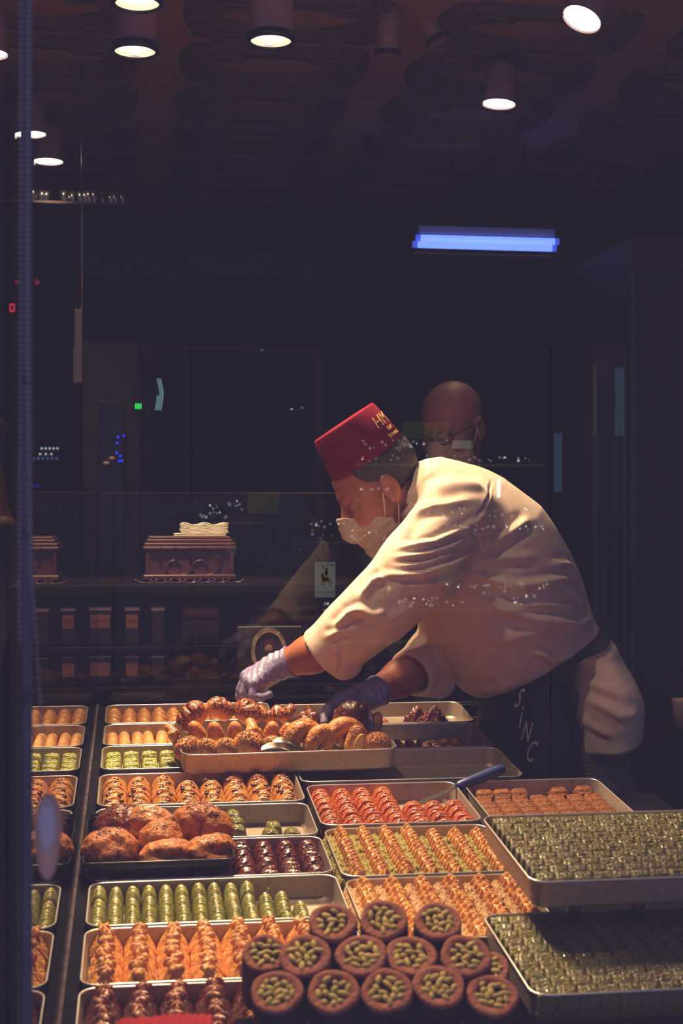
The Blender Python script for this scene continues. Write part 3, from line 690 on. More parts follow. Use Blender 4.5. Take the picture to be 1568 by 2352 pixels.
# ================================================================== breads
def crust(name, top, low, dark, zs=(.0, .02), nscale=55, stripes=0.0, rough=.45, coat=.25):
    """baked crust: pale below, browned on the crown, with darker blisters"""
    m = mat(name, low, rough, coat=coat, bump=.5, bscale=110, spec=.3); nt = m.node_tree; n = nt.nodes; l = nt.links; b = n['Principled BSDF']
    tc = n.new('ShaderNodeTexCoord'); sp = n.new('ShaderNodeSeparateXYZ'); l.new(tc.outputs['Object'], sp.inputs[0])
    no = n.new('ShaderNodeTexNoise'); no.inputs['Scale'].default_value = nscale; no.inputs['Detail'].default_value = 6; l.new(tc.outputs['Object'], no.inputs['Vector'])
    mr = n.new('ShaderNodeMapRange'); mr.inputs['From Min'].default_value = zs[0]; mr.inputs['From Max'].default_value = zs[1]; l.new(sp.outputs['Z'], mr.inputs['Value'])
    mx = n.new('ShaderNodeMix'); mx.data_type = 'RGBA'; mx.inputs['A'].default_value = (*low, 1); mx.inputs['B'].default_value = (*top, 1); l.new(mr.outputs['Result'], mx.inputs['Factor'])
    cr = n.new('ShaderNodeValToRGB'); cr.color_ramp.elements[0].position = .52; cr.color_ramp.elements[1].position = .68
    if stripes:
        wv = n.new('ShaderNodeTexWave'); wv.inputs['Scale'].default_value = stripes; wv.inputs['Distortion'].default_value = 9; wv.inputs['Detail'].default_value = 4; wv.inputs['Detail Scale'].default_value = 3; wv.inputs['Scale'].default_value = stripes; l.new(tc.outputs['Object'], wv.inputs['Vector'])
        ml = n.new('ShaderNodeMath'); ml.operation = 'MULTIPLY'; l.new(wv.outputs['Fac'], ml.inputs[0]); l.new(mr.outputs['Result'], ml.inputs[1]); l.new(ml.outputs[0], cr.inputs['Fac'])
        cr.color_ramp.elements[0].position = .35; cr.color_ramp.elements[1].position = .55
    else: l.new(no.outputs['Fac'], cr.inputs['Fac'])
    m2 = n.new('ShaderNodeMix'); m2.data_type = 'RGBA'; m2.inputs['B'].default_value = (*dark, 1); l.new(mx.outputs['Result'], m2.inputs['A']); l.new(cr.outputs['Color'], m2.inputs['Factor'])
    l.new(m2.outputs['Result'], b.inputs['Base Color'])
    return m
m_bun = crust('bun_crust', (.52, .20, .055), (.74, .36, .11), (.26, .08, .025), (-.006, .014))
m_bunstripe = crust('bun_crust_striped', (.38, .12, .035), (.74, .37, .12), (.085, .02, .010), (-.012, .016), stripes=38, coat=.5, rough=.3)
m_bundark = crust('bun_crust_dark', (.10, .026, .014), (.22, .07, .03), (.05, .012, .008), (-.01, .03), stripes=45, coat=.6, rough=.28)
m_loaf = crust('loaf_crust', (.40, .12, .028), (.60, .23, .055), (.095, .026, .012), (-.01, .03), nscale=95, coat=.08, rough=.55)
m_loafd = crust('loaf_crust_glossy', (.20, .05, .02), (.50, .20, .07), (.07, .02, .012), (.0, .012), nscale=60, coat=.6, rough=.25)
m_cut = mat('cut_bread_crumb', (.80, .52, .20), .7, col2=(.70, .40, .12), nscale=90, bump=.3)
m_sesame = mat('sesame_seed', (.50, .24, .09), .5, col2=(.24, .09, .03), nscale=15, coords='Generated')
m_poppy = mat('poppy_seed', (.035, .018, .014), .5)

def rock(seed, amp, f): return lambda P: amp * wav(P, f, seed)
def bun_dome(seed, r, m, slash=0):
    w = rock(seed, .0040, 85)
    def fn(P):
        d = ell(P, (0, 0, 0), r) + w(P)
        d = smax(d, -(P[:, 2] + r[2]*.72), .01)
        for k in range(slash): d = smax(d, -cap(P, (-r[0]*.5 + k*r[0]*.5, -r[1]*.8, r[2]*.92), (-r[0]*.3 + k*r[0]*.5, r[1]*.8, r[2]*.92), .003), .004)
        return d
    R = np.array(r) * 1.25 + .004
    return sdf_mesh('bun', fn, -R, R, .0022, m)
def bun_arc(seed, R0, r0, a0, a1, m):
    ps = [np.array([R0*math.cos(a), 0, R0*math.sin(a)]) for a in np.linspace(a0, a1, 9)]
    rr = [r0*(.62 + .38*math.sin(PI*(k+.6)/9.2)) for k in range(9)]; w = rock(seed, .0014, 130)
    def fn(P):
        d = None
        for k in range(8):
            q = cap(P, ps[k], ps[k+1], rr[k], rr[k+1]); d = q if d is None else smin(d, q, .006)
        return d + w(P)
    A = np.array(ps); return sdf_mesh('arc_bun', fn, A.min(0) - r0*1.3, A.max(0) + r0*1.3, .0022, m)
def bun_twist(seed, m):
    def fn(P):
        d = None
        for k in range(4):
            x = -.022 + k*.0145; s = 1 if k % 2 else -1
            q = cap(P, (x - .006, -.012*s, -.002), (x + .008, .012*s, .006), .0125); d = q if d is None else smin(d, q, .006)
        return d + .001*wav(P, 120, seed)
    return sdf_mesh('twist_bun', fn, (-.05, -.035, -.025), (.05, .035, .03), .0022, m)
def seeds(me, n, seed, size=.0016, m=None, cond=lambda p, nn: nn[2] > .2):
    r = np.random.default_rng(seed); nv = len(me.vertices)
    co = np.empty(nv*3); me.vertices.foreach_get('co', co); co = co.reshape(-1, 3); no = np.empty(nv*3); me.vertices.foreach_get('normal', no); no = no.reshape(-1, 3)
    ok = [i for i in range(nv) if cond(co[i], no[i])]; b = MB()
    for i in r.choice(ok, min(n, len(ok)), replace=False):
        nn = no[i]; t = np.cross(nn, r.normal(size=3)); t /= np.linalg.norm(t); u = np.cross(nn, t); c = co[i] + nn*size*.25
        b.add([c + t*size*1.5, c - t*size*1.5, c + u*size*.8, c - u*size*.8, c + nn*size*.6, c - nn*size*.6], [(0,2,4),(2,1,4),(1,3,4),(3,0,4),(2,0,5),(1,2,5),(3,1,5),(0,3,5)])
    return b.mesh('sesame', m or m_sesame, True)
domeA = bun_dome(1, (.037, .027, .028), m_bunstripe, 3); domeB = bun_dome(2, (.034, .026, .027), m_bunstripe, 2)
domeC = bun_dome(3, (.029, .021, .024), m_bun); domeD = bun_dome(4, (.019, .021, .036), m_bun)
domeK = bun_dome(5, (.040, .034, .046), m_bundark, 2)
arcA = bun_arc(6, .030, .0165, .15, PI - .15, m_bun); arcB = bun_arc(7, .034, .0150, -.1, PI - .3, m_bun)
twA = bun_twist(8, m_bunstripe); twB = bun_twist(9, m_bun)
sC = seeds(domeC, 240, 1); sD = seeds(domeD, 180, 2); sArc = seeds(arcA, 50, 3)
cutm = sdf_mesh('cut_face', lambda P: ell(P, (0, 0, 0), (.012, .004, .024)) + .001*wav(P, 150, 4), (-.02, -.01, -.03), (.02, .01, .03), .0018, m_cut)

BT = tray('large scratched aluminium tray heaped with buns, under the worker\'s hands', .078, .507, 2.778, 3.052, dz=.0445, h=.042, rz=.045, rad=.03)
# front-right drip mark is part of the pan's own wear
def bun(me, px, py, Y, rot, label, sc=1.0, kids=(), name='bun'):
    o = bpy.data.objects.new(name, me); COL.objects.link(o); o.location = at(px, py, Y); o.rotation_euler = rot; o.scale = (sc, sc, sc)
    tag(o, label, 'bun', 'buns in the aluminium tray')
    for kn, km, loc, kr in kids:
        c = link_mesh(kn, km, o, loc, kr)
        if kn in ('sesame', 'poppy'): c['kind'] = 'stuff'
    return o
S_ = lambda me: [('sesame', me, (0, 0, 0), (0, 0, 0))]
# top row, leaning on the ones below
bun(domeA, 440, 1645, 2.945, (.5, -.75, .2), 'striped glazed bun topmost at the left end of the heap', 1.0)
bun(domeB, 506, 1630, 2.955, (.4, .45, .5), 'shiny striped bun second from the left in the top row', .95)
bun(domeB, 570, 1637, 2.955, (.25, .35, -.6), 'bun just below the left gloved hand', 1.02)
bun(twA, 636, 1643, 2.955, (.25, -.1, -.15), 'knotted bun with broken pale end, between both hands', .98)
bun(twA, 706, 1653, 2.965, (.3, -.4, .9), 'dark cracked knotted bun left of the right hand', .85)
bun(domeD, 862, 1668, 2.965, (.2, .2, .3), 'narrow bun right of the dark bun in the hand', .85)
bun(domeD, 722, 1672, 2.99, (.3, .1, 1.0), 'pale bun end behind the arched buns', .8)
# middle row
bun(twA, 401, 1695, 2.905, (.3, 1.1, .4), 'twisted bun at the left rim of the bun tray', .78)
for k, (px, py, lab) in enumerate(((455, 1690, 'shaded upright bun under the topmost left bun'), (497, 1692, 'upright plain bun third from the left in the middle row'), (540, 1692, 'upright plain bun in the centre left of the middle row'),
                                   (622, 1693, 'upright bun right of the raisin-eyed bun'), (655, 1690, 'small upright bun with bright tip beside the arches'))):
    bun(domeD, px, py, 2.905, (.35, -.35 + .1*k, .2*k), lab, .98 if k < 4 else .8)
rb = bun(twB, 583, 1688, 2.895, (.6, 1.2, .3), 'bun with dark raisin spots in the middle row', .85)
b = MB()
for p in ((-.012, -.020, .006), (.010, -.021, .012), (.004, -.018, -.008)): b.ball(p, .0032, 6, 5)
b.obj('raisin_spots', m_raisin, rb, smooth=True)
# front row
bun(domeC, 430, 1722, 2.835, (.55, -.35, .3), 'sesame bun at the front left corner of the heap', 1.0, S_(sC))
bun(domeC, 474, 1723, 2.83, (.5, .55, .35), 'second sesame bun from the left, in the front row', .92, S_(sC))
bun(domeC, 518, 1722, 2.83, (.5, .6, .5), 'third sesame bun from the left, in the front row', .92, S_(sC))
bun(domeC, 570, 1714, 2.835, (.45, .5, .4), 'large sesame bun left of the metal tongs', 1.18, S_(sC))
bun(domeC, 624, 1713, 2.875, (.4, .1, .2), 'sesame bun half hidden behind the tongs', .8, S_(sC))
bun(arcA, 703, 1710, 2.86, (-.15, -.55, .35), 'arched bun right of the tongs', 1.1, S_(sArc))
bun(arcB, 748, 1722, 2.85, (-.15, -.55, .35), 'second arched bun from the tongs, with sesame on its back', 1.05, S_(sArc))
bun(arcB, 792, 1712, 2.86, (-.1, -.25, .3), 'large arched bun under the dark bun in the hand', 1.15)
o = bun(domeD, 812, 1703, 2.835, (.2, .25, .2), 'bun showing its pale yellow broken side, front right', .95, S_(sD))
link_mesh('cut_face', cutm, o, (.004, -.021, .002), (0, .1, .15))
bun(domeC, 866, 1714, 2.86, (.25, .1, .2), 'sesame bun at the right end of the bun tray', 1.12, S_(sC))
bun(domeK, 806, 1652, 2.915, (.45, .2, .25), 'large dark striped bun held in the right gloved hand', .98)
# tongs
m_steel = mat('tongs_steel', (.20, .16, .14), .22, metal=.95)
g = empty('serving_tongs', at(645, 1716, 2.812)); tag(g, 'shiny metal serving tongs lying in the front of the bun tray', 'tongs')
def leaf(p0, p1, p2, w):
    n = 10; v = []; f = []
    for k in range(n + 1):
        t = k / n; c = (1-t)**2*np.array(p0) + 2*t*(1-t)*np.array(p1) + t*t*np.array(p2); ww = w*(math.sin(PI*(.12+.80*t)))
        for s, zz in ((-1, .0022), (0, -.0015), (1, .0022)): v.append((c[0], c[1] + s*ww*.7, c[2] + s*ww*.75 + zz))
    for k in range(n):
        for a in (0, 1): f.append((k*3+a, k*3+a+1, k*3+a+4, k*3+a+3))
    m = len(v); v += [(x, y + .0012, z - .0012) for x, y, z in v]; f += [tuple(i + m for i in q[::-1]) for q in f]
    for k in range(n): f.append((k*3, k*3+3, m+k*3+3, m+k*3)); f.append((k*3+2, m+k*3+2, m+k*3+5, k*3+5))
    return MB().add(v, f)
leaf((-.040, -.012, -.002), (-.01, -.012, .006), (.030, -.012, -.012), .012).obj('blade', m_steel, g, smooth=True)
leaf((-.016, .008, .006), (.012, .008, .014), (.046, .004, -.010), .012).obj('blade', m_steel, g, smooth=True)
MB().tube([(.026, -.012, -.012), (.05, -.006, -.016), (.046, .004, -.012)], .003, 8).obj('hinge_bow', m_steel, g, smooth=True)

# ---- black tray with the big breads
BK = tray('black enamel tray with big browned breads at the left', -.084, .149, 2.222, 2.446, dz=.0275, h=.025, m=m_blackmetal, mr=mat('worn_black_rim', (.05, .05, .055), .2, metal=.5), name='black_tray', rad=.012)
MB().tube([(-.112, .108, .030), (-.05, .110, .030)], .006, 10).obj('chrome_handle', mat('chrome', (.7, .62, .55), .18, metal=1), BK, smooth=True)
def loaf(seed, r, m, pinch=0.0):
    def fn(P):
        d = ell(P, (0, 0, 0), r) + .0045*wav(P, 62, seed) + .0028*wav(P, 170, seed+9) + .001*wav(P, 420, seed+4)
        d = smax(d, -(P[:, 2] + r[2]*.62), .012)
        if pinch: d = smax(d, -cap(P, (-r[0], -r[1]*.9, r[2]*.4), (r[0], -r[1]*.6, r[2]*.15), .006), .012)
        return d
    R = np.array(r)*1.2 + .006
    return sdf_mesh('big_bread', fn, -R, R, .0028, m)
def bread(me, px, py, Y, rot, label, sc=1.0, n=0):
    o = bpy.data.objects.new('big_bread', me); COL.objects.link(o); o.location = at(px, py, Y); o.rotation_euler = rot; o.scale = (sc, sc, sc)
    tag(o, label, 'bread', 'big breads in the black tray')
    if n: link_mesh('poppy_seeds', seeds(me, n, n, .0014, m_poppy, lambda p, q: q[2] > .6 and abs(p[0]) < .028 and abs(p[1]) < .02), o)['kind'] = 'stuff'
L1 = loaf(1, (.047, .042, .034), m_loaf); L2 = loaf(2, (.050, .045, .030), m_loafd); L3 = loaf(3, (.044, .035, .026), m_bun, 1); L4 = loaf(4, (.050, .042, .036), m_loaf); L5 = loaf(5, (.046, .034, .026), m_loaf, 1)
bread(L1, 253, 1952, 2.285, (.1, .1, .2), 'round seeded bread at the front left of the black tray', 1.0, 70)
bread(L2, 290, 1893, 2.375, (.1, -.1, .1), 'glossy dark bread at the back left of the black tray', 1.05, 60)
bread(L3, 340, 1893, 2.345, (.35, .15, -.25), 'pale flat-topped bread lying across the back breads', 1.0)
bread(L4, 462, 1897, 2.37, (.1, .15, -.2), 'large bread with dark speckles at the back right of the black tray', 1.06, 90)
bread(L1, 370, 1926, 2.305, (.2, -.1, 1.2), 'bread in the middle of the black tray', .86, 40)
bread(L5, 386, 1965, 2.258, (.1, .02, .05), 'low cracked bread at the front middle of the black tray', 1.0)
bread(L5, 488, 1952, 2.268, (.15, .1, .5), 'cracked bread at the front right of the black tray', .98, 40)

# ---- spatula over the red rolls
m_bluepl = mat('blue_plastic_handle', (.025, .045, .17), .35, col2=(.03, .055, .19), nscale=20); m_blade = mat('spatula_blade_steel', (.24, .21, .19), .25, metal=.85)
p0, p1 = at(1047, 1808, 2.66), at(1158, 1764, 2.70); g = empty('spatula', p0); tag(g, 'spatula with blue plastic handle resting over the red rolls', 'spatula')
q = p1 - p0
MB().tube([(0, 0, 0), q*.06, q*.3, q*.8, q*.96, q*1.0], [.006, .0095, .0105, .0115, .0095, .004], 14).obj('handle', m_bluepl, g, smooth=True)
t1 = at(958, 1848, 2.60) - p0; sd = np.array([.2, 1, .1]); sd /= np.linalg.norm(sd)
b = MB(); v = []
for t, w in ((0, .006), (.25, .011), (.9, .017), (1.0, .011)):
    c = t1*t
    for s in (-1, 1):
        for z in (-.0006, .0006): v.append(c + sd*w*s + np.array([0, 0, z]))
f = []
for k in range(3):
    o = k*4; f += [(o, o+4, o+6, o+2), (o+1, o+3, o+7, o+5), (o, o+1, o+5, o+4), (o+2, o+6, o+7, o+3)]
f += [(0, 2, 3, 1), (12, 13, 15, 14)]
b.add(v, f).obj('blade', m_blade, g)

# ---- stack of cut rolls with pistachio
m_paste = mat('roll_paste', (.42, .17, .10), .6, col2=(.34, .12, .075), nscale=90, bump=.4, bscale=160, rnd=.06, spec=.08); m_chocfill = mat('roll_chocolate', (.022, .009, .009), .9, col2=(.05, .02, .018), nscale=80, spec=.05)
m_pist = mat('pistachio_nut', (.60, .46, .13), .5, col2=(.42, .36, .09), nscale=60, rnd=.22, spec=.15)
m_rollside = mat('roll_dark_side', (.045, .018, .018), .6, col2=(.03, .012, .012), nscale=60)  # sides and base darker than the cut face
RR, RL = .0283, .075
def rollbody(seed):
    n = 40; v = []; f = []; prof = [(1.0, -RL), (1.0, -.004), (.97, -.0005), (.90, 0.0), (.62, -.0002), (.60, -.0025)]
    for r, z in prof:
        for k in range(n):
            t = 2*PI*k/n; q = r*RR*(1 + .025*math.sin(3*t + seed) + .018*math.sin(5*t + 2*seed)); v.append((q*math.cos(t), q*math.sin(t), z))
    for i in range(len(prof)-1):
        for k in range(n): f.append((i*n+k, i*n+(k+1) % n, (i+1)*n+(k+1) % n, (i+1)*n+k))
    f.append(tuple(range(n))[::-1])
    me = mesh('roll_body', v, f, [m_paste, m_rollside])
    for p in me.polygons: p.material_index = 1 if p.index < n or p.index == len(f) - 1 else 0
    return me
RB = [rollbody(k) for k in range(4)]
fill = MB().disc(RR*.66, -.0016, 24).mesh('chocolate_filling', m_chocfill)
nut = MB().ball((0, 0, 0), (.0068, .0036, .0026), 10, 6).mesh('pistachio', m_pist, True)
nut2 = MB().ball((0, 0, 0), (.0050, .0036, .0026), 10, 6).mesh('pistachio', m_pist, True)
dirv = Vector((-.10, -.54, .84)).normalized(); Q = Vector((0, 0, 1)).rotation_difference(dirv)
def cutroll(px, py, Y, label, seed, sc=1.0):
    r = np.random.default_rng(seed)
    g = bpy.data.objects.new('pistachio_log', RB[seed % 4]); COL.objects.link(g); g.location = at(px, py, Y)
    d2 = (dirv + Vector((r.uniform(-.07, .07), r.uniform(-.07, .07), r.uniform(-.05, .05)))).normalized()
    g.rotation_euler = (Vector((0, 0, 1)).rotation_difference(d2) @ Vector((1, 0, 0)).rotation_difference(Vector((1, 0, 0)))).to_euler(); g.scale = (sc, sc, 1)
    tag(g, label, 'pastry roll', 'cut pistachio rolls in the front stack')
    link_mesh('chocolate_filling', fill, g)
    pts = []
    for _ in range(400):
        a = r.uniform(0, 2*PI); q = RR*.60*math.sqrt(r.uniform(0, 1)); p = (q*math.cos(a), q*math.sin(a))
        if all((p[0]-x)**2 + (p[1]-y)**2 > .0071**2 for x, y in pts): pts.append(p)
        if len(pts) >= 17: break
    for x, y in pts: link_mesh('pistachio', nut if r.random() < .6 else nut2, g, (x, y, -.0008), (0, 0, r.uniform(0, PI)), (r.uniform(.85, 1.15), r.uniform(.85, 1.1), 1))
for k, (px, py) in enumerate(((635, 2276), (765, 2275), (888, 2273), (1008, 2263), (1131, 2284))):
    cutroll(px, py, 1.50, ('front bottom cut roll at the far left of the stack', 'second cut roll from the left in the bottom row', 'middle cut roll in the bottom row', 'fourth cut roll from the left in the bottom row', 'cut roll at the right end of the bottom row')[k], k + 1)
for k, (px, py) in enumerate(((700, 2193), (829, 2192), (944, 2193), (1070, 2193))):
    cutroll(px, py, 1.545, ('leftmost cut roll of the middle row', 'second cut roll of the middle row', 'third cut roll of the middle row', 'rightmost cut roll of the middle row')[k], k + 11, 1.02)
for k, (px, py) in enumerate(((764, 2116), (880, 2110), (1005, 2113))):
    cutroll(px, py, 1.59, ('top cut roll at the left', 'top cut roll in the middle', 'top cut roll at the right')[k] + ' of the stack', k + 21, .97)
cutroll(608, 2188, 1.60, 'cut roll half hidden behind the left end of the stack', 31, .92)
cutroll(1118, 2224, 1.60, 'cut roll half hidden behind the right end of the stack', 32, .92)
g = empty('roll_stand', (.275, 1.62, .688)); tag(g, 'black stepped stand under the stack of cut rolls', 'stand')
MB().box((-.165, -.09, 0), (.165, .03, .077), .004).obj('step', m_black, g)
# red cloth in front
m_cloth = mat('red_ribbed_cloth', (.36, .004, .012), .95, col2=(.30, .003, .010), nscale=30)
def clothfn(P):
    d = sbox(P, (0, 0, 0), (.055, .045, .010), .007); d = smin(d, ell(P, (.01, 0, .006), (.042, .04, .010)), .01)
    return d + .0009*np.sin(P[:, 0]*700)
me = sdf_mesh('folded_red_cloth', clothfn, (-.065, -.055, -.018), (.065, .055, .024), .0016, m_cloth)
o = link_mesh('folded_red_cloth', me, None, at(378, 2394, 1.60), (.15, -.02, -.05)); tag(o, 'folded bright red ribbed cloth at the bottom edge', 'cloth')
# ================================================================== people
m_skin = mat('skin_tan', (.33, .112, .056), .5, col2=(.28, .090, .046), nscale=25, sub=.08, bump=.05, bscale=160)
m_skin2 = mat('skin_ruddy', (.30, .125, .09), .55, col2=(.25, .10, .075), nscale=20, bump=.05, bscale=160)
m_hair = mat('short_dark_hair', (.014, .010, .010), .6, col2=(.038, .028, .026), nscale=220, ncontrast=(.4, .7), bump=.5, bscale=260)
m_jacket = mat('cream_chef_jacket', (.64, .50, .40), .85, col2=(.58, .45, .36), nscale=40, bump=.06, bscale=500, sheen=.2)
m_glove = mat('lilac_nitrile_glove', (.27, .245, .42), .42, col2=(.22, .20, .37), nscale=25, bump=.25, bscale=120)
m_gloveroll = mat('glove_cuff_blue', (.22, .26, .50), .4)
m_mask = mat('pale_face_mask', (.42, .32, .275), .8, bump=.1, bscale=300)
m_strap = mat('mask_strap', (.60, .46, .34), .7)
m_fez = mat('red_felt_fez', (.15, .0045, .015), .9, col2=(.125, .0035, .012), nscale=60, bump=.08, bscale=400, spec=.1)
m_goldthread = mat('gold_thread', (.80, .48, .16), .4, metal=.4)
m_apron = mat('black_apron_cloth', (.008, .008, .011), .9, col2=(.012, .012, .016), nscale=30)
m_pale = mat('apron_lettering', (.50, .44, .40), .7)
m_darkcloth = mat('dark_shirt_cloth', (.012, .012, .016), .9, col2=(.018, .017, .022), nscale=20)
m_shoe = mat('black_shoe', (.01, .01, .011), .4)
m_lens = mat('dark_glasses', (.012, .012, .014), .2)
def houndstooth():
    m = mat('checked_trousers', (.02, .02, .025), .9); nt = m.node_tree; n = nt.nodes; l = nt.links
    tc = n.new('ShaderNodeTexCoord'); ch = n.new('ShaderNodeTexChecker'); ch.inputs['Scale'].default_value = 230
    ch.inputs['Color1'].default_value = (.17, .16, .17, 1); ch.inputs['Color2'].default_value = (.018, .018, .024, 1)
    l.new(tc.outputs['Object'], ch.inputs['Vector']); l.new(ch.outputs['Color'], n['Principled BSDF'].inputs['Base Color']); return m
m_check = houndstooth()

def head_frame(c, fwd, up):
    f = np.array(fwd, float); f /= np.linalg.norm(f); u = np.array(up, float); u -= f*(u @ f); u /= np.linalg.norm(u)
    return np.array(c, float), np.stack([f, np.cross(u, f), u], 1)          # local x forward, y left, z up
def cranium(p): return smin(ell(p, (-.012, 0, .045), (.098, .077, .082)), ell(p, (.030, 0, -.035), (.066, .062, .084)), .03)
def head_sdf(p):
    d = cranium(p)
    d = smin(d, ell(p, (.033, 0, -.085), (.055, .048, .036)), .025); d = smin(d, ell(p, (.072, 0, -.108), (.020, .022, .017)), .02)
    d = smin(d, cap(p, (.074, -.03, .030), (.074, .03, .030), .012), .015)
    for s in (-1, 1):
        d = smin(d, ell(p, (.060, .040*s, -.022), (.028, .024, .026)), .02)
        d = smax(d, -ell(p, (.098, .034*s, .008), (.018, .018, .012)), .012)
        d = smin(d, ell(p, (.074, .034*s, .007), (.013, .014, .010)), .004)
    d = smin(d, cap(p, (.080, 0, .022), (.104, 0, -.018), .008, .0125), .012)
    for s in (-1, 1): d = smin(d, ell(p, (.102, .012*s, -.024), (.011, .008, .008)), .006)
    d = smin(d, cap(p, (.094, -.018, -.056), (.094, .018, -.056), .008), .006); d = smin(d, cap(p, (.093, -.016, -.068), (.093, .016, -.068), .008), .005)
    for s in (-1, 1):
        e = ell(p, (-.006, .080*s, -.002), (.021, .010, .033)); e = smax(e, -ell(p, (.000, .092*s, .002), (.012, .010, .021)), .006)
        e = smin(e, ell(p, (-.002, .078*s, -.030), (.010, .006, .010)), .006)
        d = smin(d, e, .005)
    return d
def toloc(P, c, R): return (P - c) @ R

# ------------------------------------------------------------------ the worker
WY = 3.12
HC, HR = head_frame(at(872, 1125, WY), (-.83, -.05, -.56), (-.56, 0, .83))
def P3(px, py, Y): return at(px, py, Y)
torso = [(P3(1272, 1534, WY), .110), (P3(1188, 1455, WY), .163), (P3(1133, 1352, WY), .172), (P3(1086, 1265, WY), .162), (P3(1035, 1190, WY), .120), (P3(990, 1130, WY), .066)]
armN = [(P3(1048, 1192, 2.985), .088), (P3(960, 1308, 2.945), .079), (P3(873, 1395, 2.955), .066), (P3(805, 1452, 2.985), .058), (P3(752, 1497, 3.01), .054)]
armF = [(P3(1060, 1240, 3.27), .085), (P3(1080, 1430, 3.24), .072), (P3(1000, 1503, 3.16), .054), (P3(950, 1545, 3.10), .050)]
tail = [(P3(1340, 1503, WY), .060), (P3(1357, 1600, WY), .074), (P3(1362, 1690, WY), .082)]
def chain_sdf(P, L, k, ky=1.0, y0=WY, dr=0.0):
    Q = P.copy(); Q[:, 1] = (Q[:, 1] - y0)*ky + y0
    d = None
    for (a, ra), (b_, rb) in zip(L[:-1], L[1:]):
        a = np.array(a); b_ = np.array(b_); a[1] = (a[1]-y0)*ky + y0; b_[1] = (b_[1]-y0)*ky + y0
        q = cap(Q, a, b_, ra + dr, rb + dr); d = q if d is None else smin(d, q, k)
    return d
def cuff_cut(P, L, depth, r):
    a, b_ = np.array(L[-2][0]), np.array(L[-1][0]); ax = (b_ - a)/np.linalg.norm(b_ - a)
    end = plane(P, b_ + ax*depth, ax); core = cap(P, b_ - ax*.03, b_ + ax*.12, r)
    return end, core
TIEC = (P3(1396, 1462, 3.0) + P3(1150, 1606, 3.0))/2; TIEN = (-.505, 0, .863)
def jacket_sdf(P):
    t = chain_sdf(P, torso, .06, .92); t = smax(t, -plane(P, TIEC, TIEN) - .010, .006)
    tl = chain_sdf(P, tail, .05, .34); tl = smax(tl, plane(P, P3(1385, 1682, WY), (.30, 0, -.95)), .008)
    # the vent: side seam opening in the tail
    d = smin(t, tl, .03)
    an = chain_sdf(P, armN, .05)
    a, b_ = np.array(armN[-2][0]), np.array(armN[-1][0]); ax = (b_ - a)/np.linalg.norm(b_ - a)
    cuff = cap(P, b_ - ax*.045, b_ + ax*.006, .061, .063)
    flap = smin(ell(P, P3(796, 1522, 2.98), (.034, .022, .036)), ell(P, P3(775, 1530, 2.98), (.018, .022, .026)), .02); cuff = smin(cuff, flap, .010)
    an = smin(an, cuff, .008)
    end, core = cuff_cut(P, armN, .012, .050); an = smax(an, end, .006); an = smax(an, -core, .005)
    af = chain_sdf(P, armF, .05)
    a, b_ = np.array(armF[-2][0]), np.array(armF[-1][0]); ax = (b_ - a)/np.linalg.norm(b_ - a)
    cf = cap(P, b_ - ax*.05, b_ + ax*.004, .054, .056); cf = smin(cf, ell(P, P3(1008, 1578, 3.10), (.034, .022, .026)), .02); af = smin(af, cf, .008)
    end, core = cuff_cut(P, armF, .012, .044); af = smax(af, end, .006); af = smax(af, -core, .005)
    d = smin(d, an, .028); d = smin(d, af, .02)
    neck = cap(P, HC + HR @ np.array([-.03, 0, -.02]), P3(985, 1165, WY), .060)       # the collar stands open round the neck
    col = cap(P, P3(968, 1118, WY), P3(1000, 1150, WY), .072); col = smax(col, plane(P, P3(958, 1108, WY), (-.66, 0, .75)), .006)
    d = smin(d, col, .02); d = smax(d, -smax(neck, -plane(P, P3(985, 1145, WY), (-.66, 0, .75)), .004), .006)
    return d + .0018*wav(P, 34, 5)
STROKES = [([(1062,1312),(1172,1344),(1266,1332),(1312,1330)], .011, .010), ([(1262,1296),(1309,1297),(1347,1330)], .010, .008), ([(1092,1376),(1198,1415),(1326,1434),(1377,1424)], .014, .011),
    ([(1104,1253),(1164,1223),(1215,1193)], .012, .010), ([(1085,1292),(1140,1280),(1222,1278)], .012, .006), ([(1212,1490),(1262,1513),(1320,1497)], .012, .009), ([(1120,1480),(1200,1450),(1250,1440)], .02, .006),
    ([(1150,1390),(1240,1388),(1340,1398)], .010, .006), ([(1290,1350),(1330,1372),(1360,1400)], .008, .006), ([(1180,1600),(1150,1560),(1110,1545)], .014, .006), ([(1200,1555),(1150,1585),(1120,1590)], .012, .006),
    ([(864,1317),(941,1313),(1017,1292),(1090,1255)], .009, .010), ([(884,1300),(949,1292),(1029,1265),(1075,1240)], .007, .007), ([(893,1276),(960,1269),(1014,1254),(1060,1230)], .007, .008), ([(898,1256),(975,1244),(1050,1212),(1105,1180)], .008, .008),
    ([(905,1236),(951,1170),(999,1150)], .010, .008), ([(935,1185),(990,1165),(1060,1150)], .010, .007), ([(990,1120),(1040,1110),(1120,1112)], .012, .006),
    ([(818,1368),(846,1332),(866,1322)], .009, .012), ([(763,1440),(792,1405),(818,1392)], .009, .011), ([(800,1392),(845,1406),(870,1398)], .012, .008), ([(745,1462),(775,1445),(800,1440)], .008, .006), ([(760,1480),(770,1510),(765,1545)], .006, .008),
    ([(900,1340),(980,1335),(1060,1300)], .012, .006), ([(860,1430),(920,1395),(960,1360)], .015, .005),
    ([(1330,1560),(1370,1575),(1420,1590)], .012, .006), ([(1340,1600),(1390,1630),(1430,1625)], .012, .006), ([(1320,1640),(1350,1665),(1380,1680)], .010, .005)]
SEAMS = [([(1146,1100),(1110,1145),(1055,1216)], .0035, -.0045), ([(1055,1216),(1085,1240),(1096,1275)], .0035, -.004), ([(1310,1545),(1300,1610),(1312,1700)], .004, -.005)]
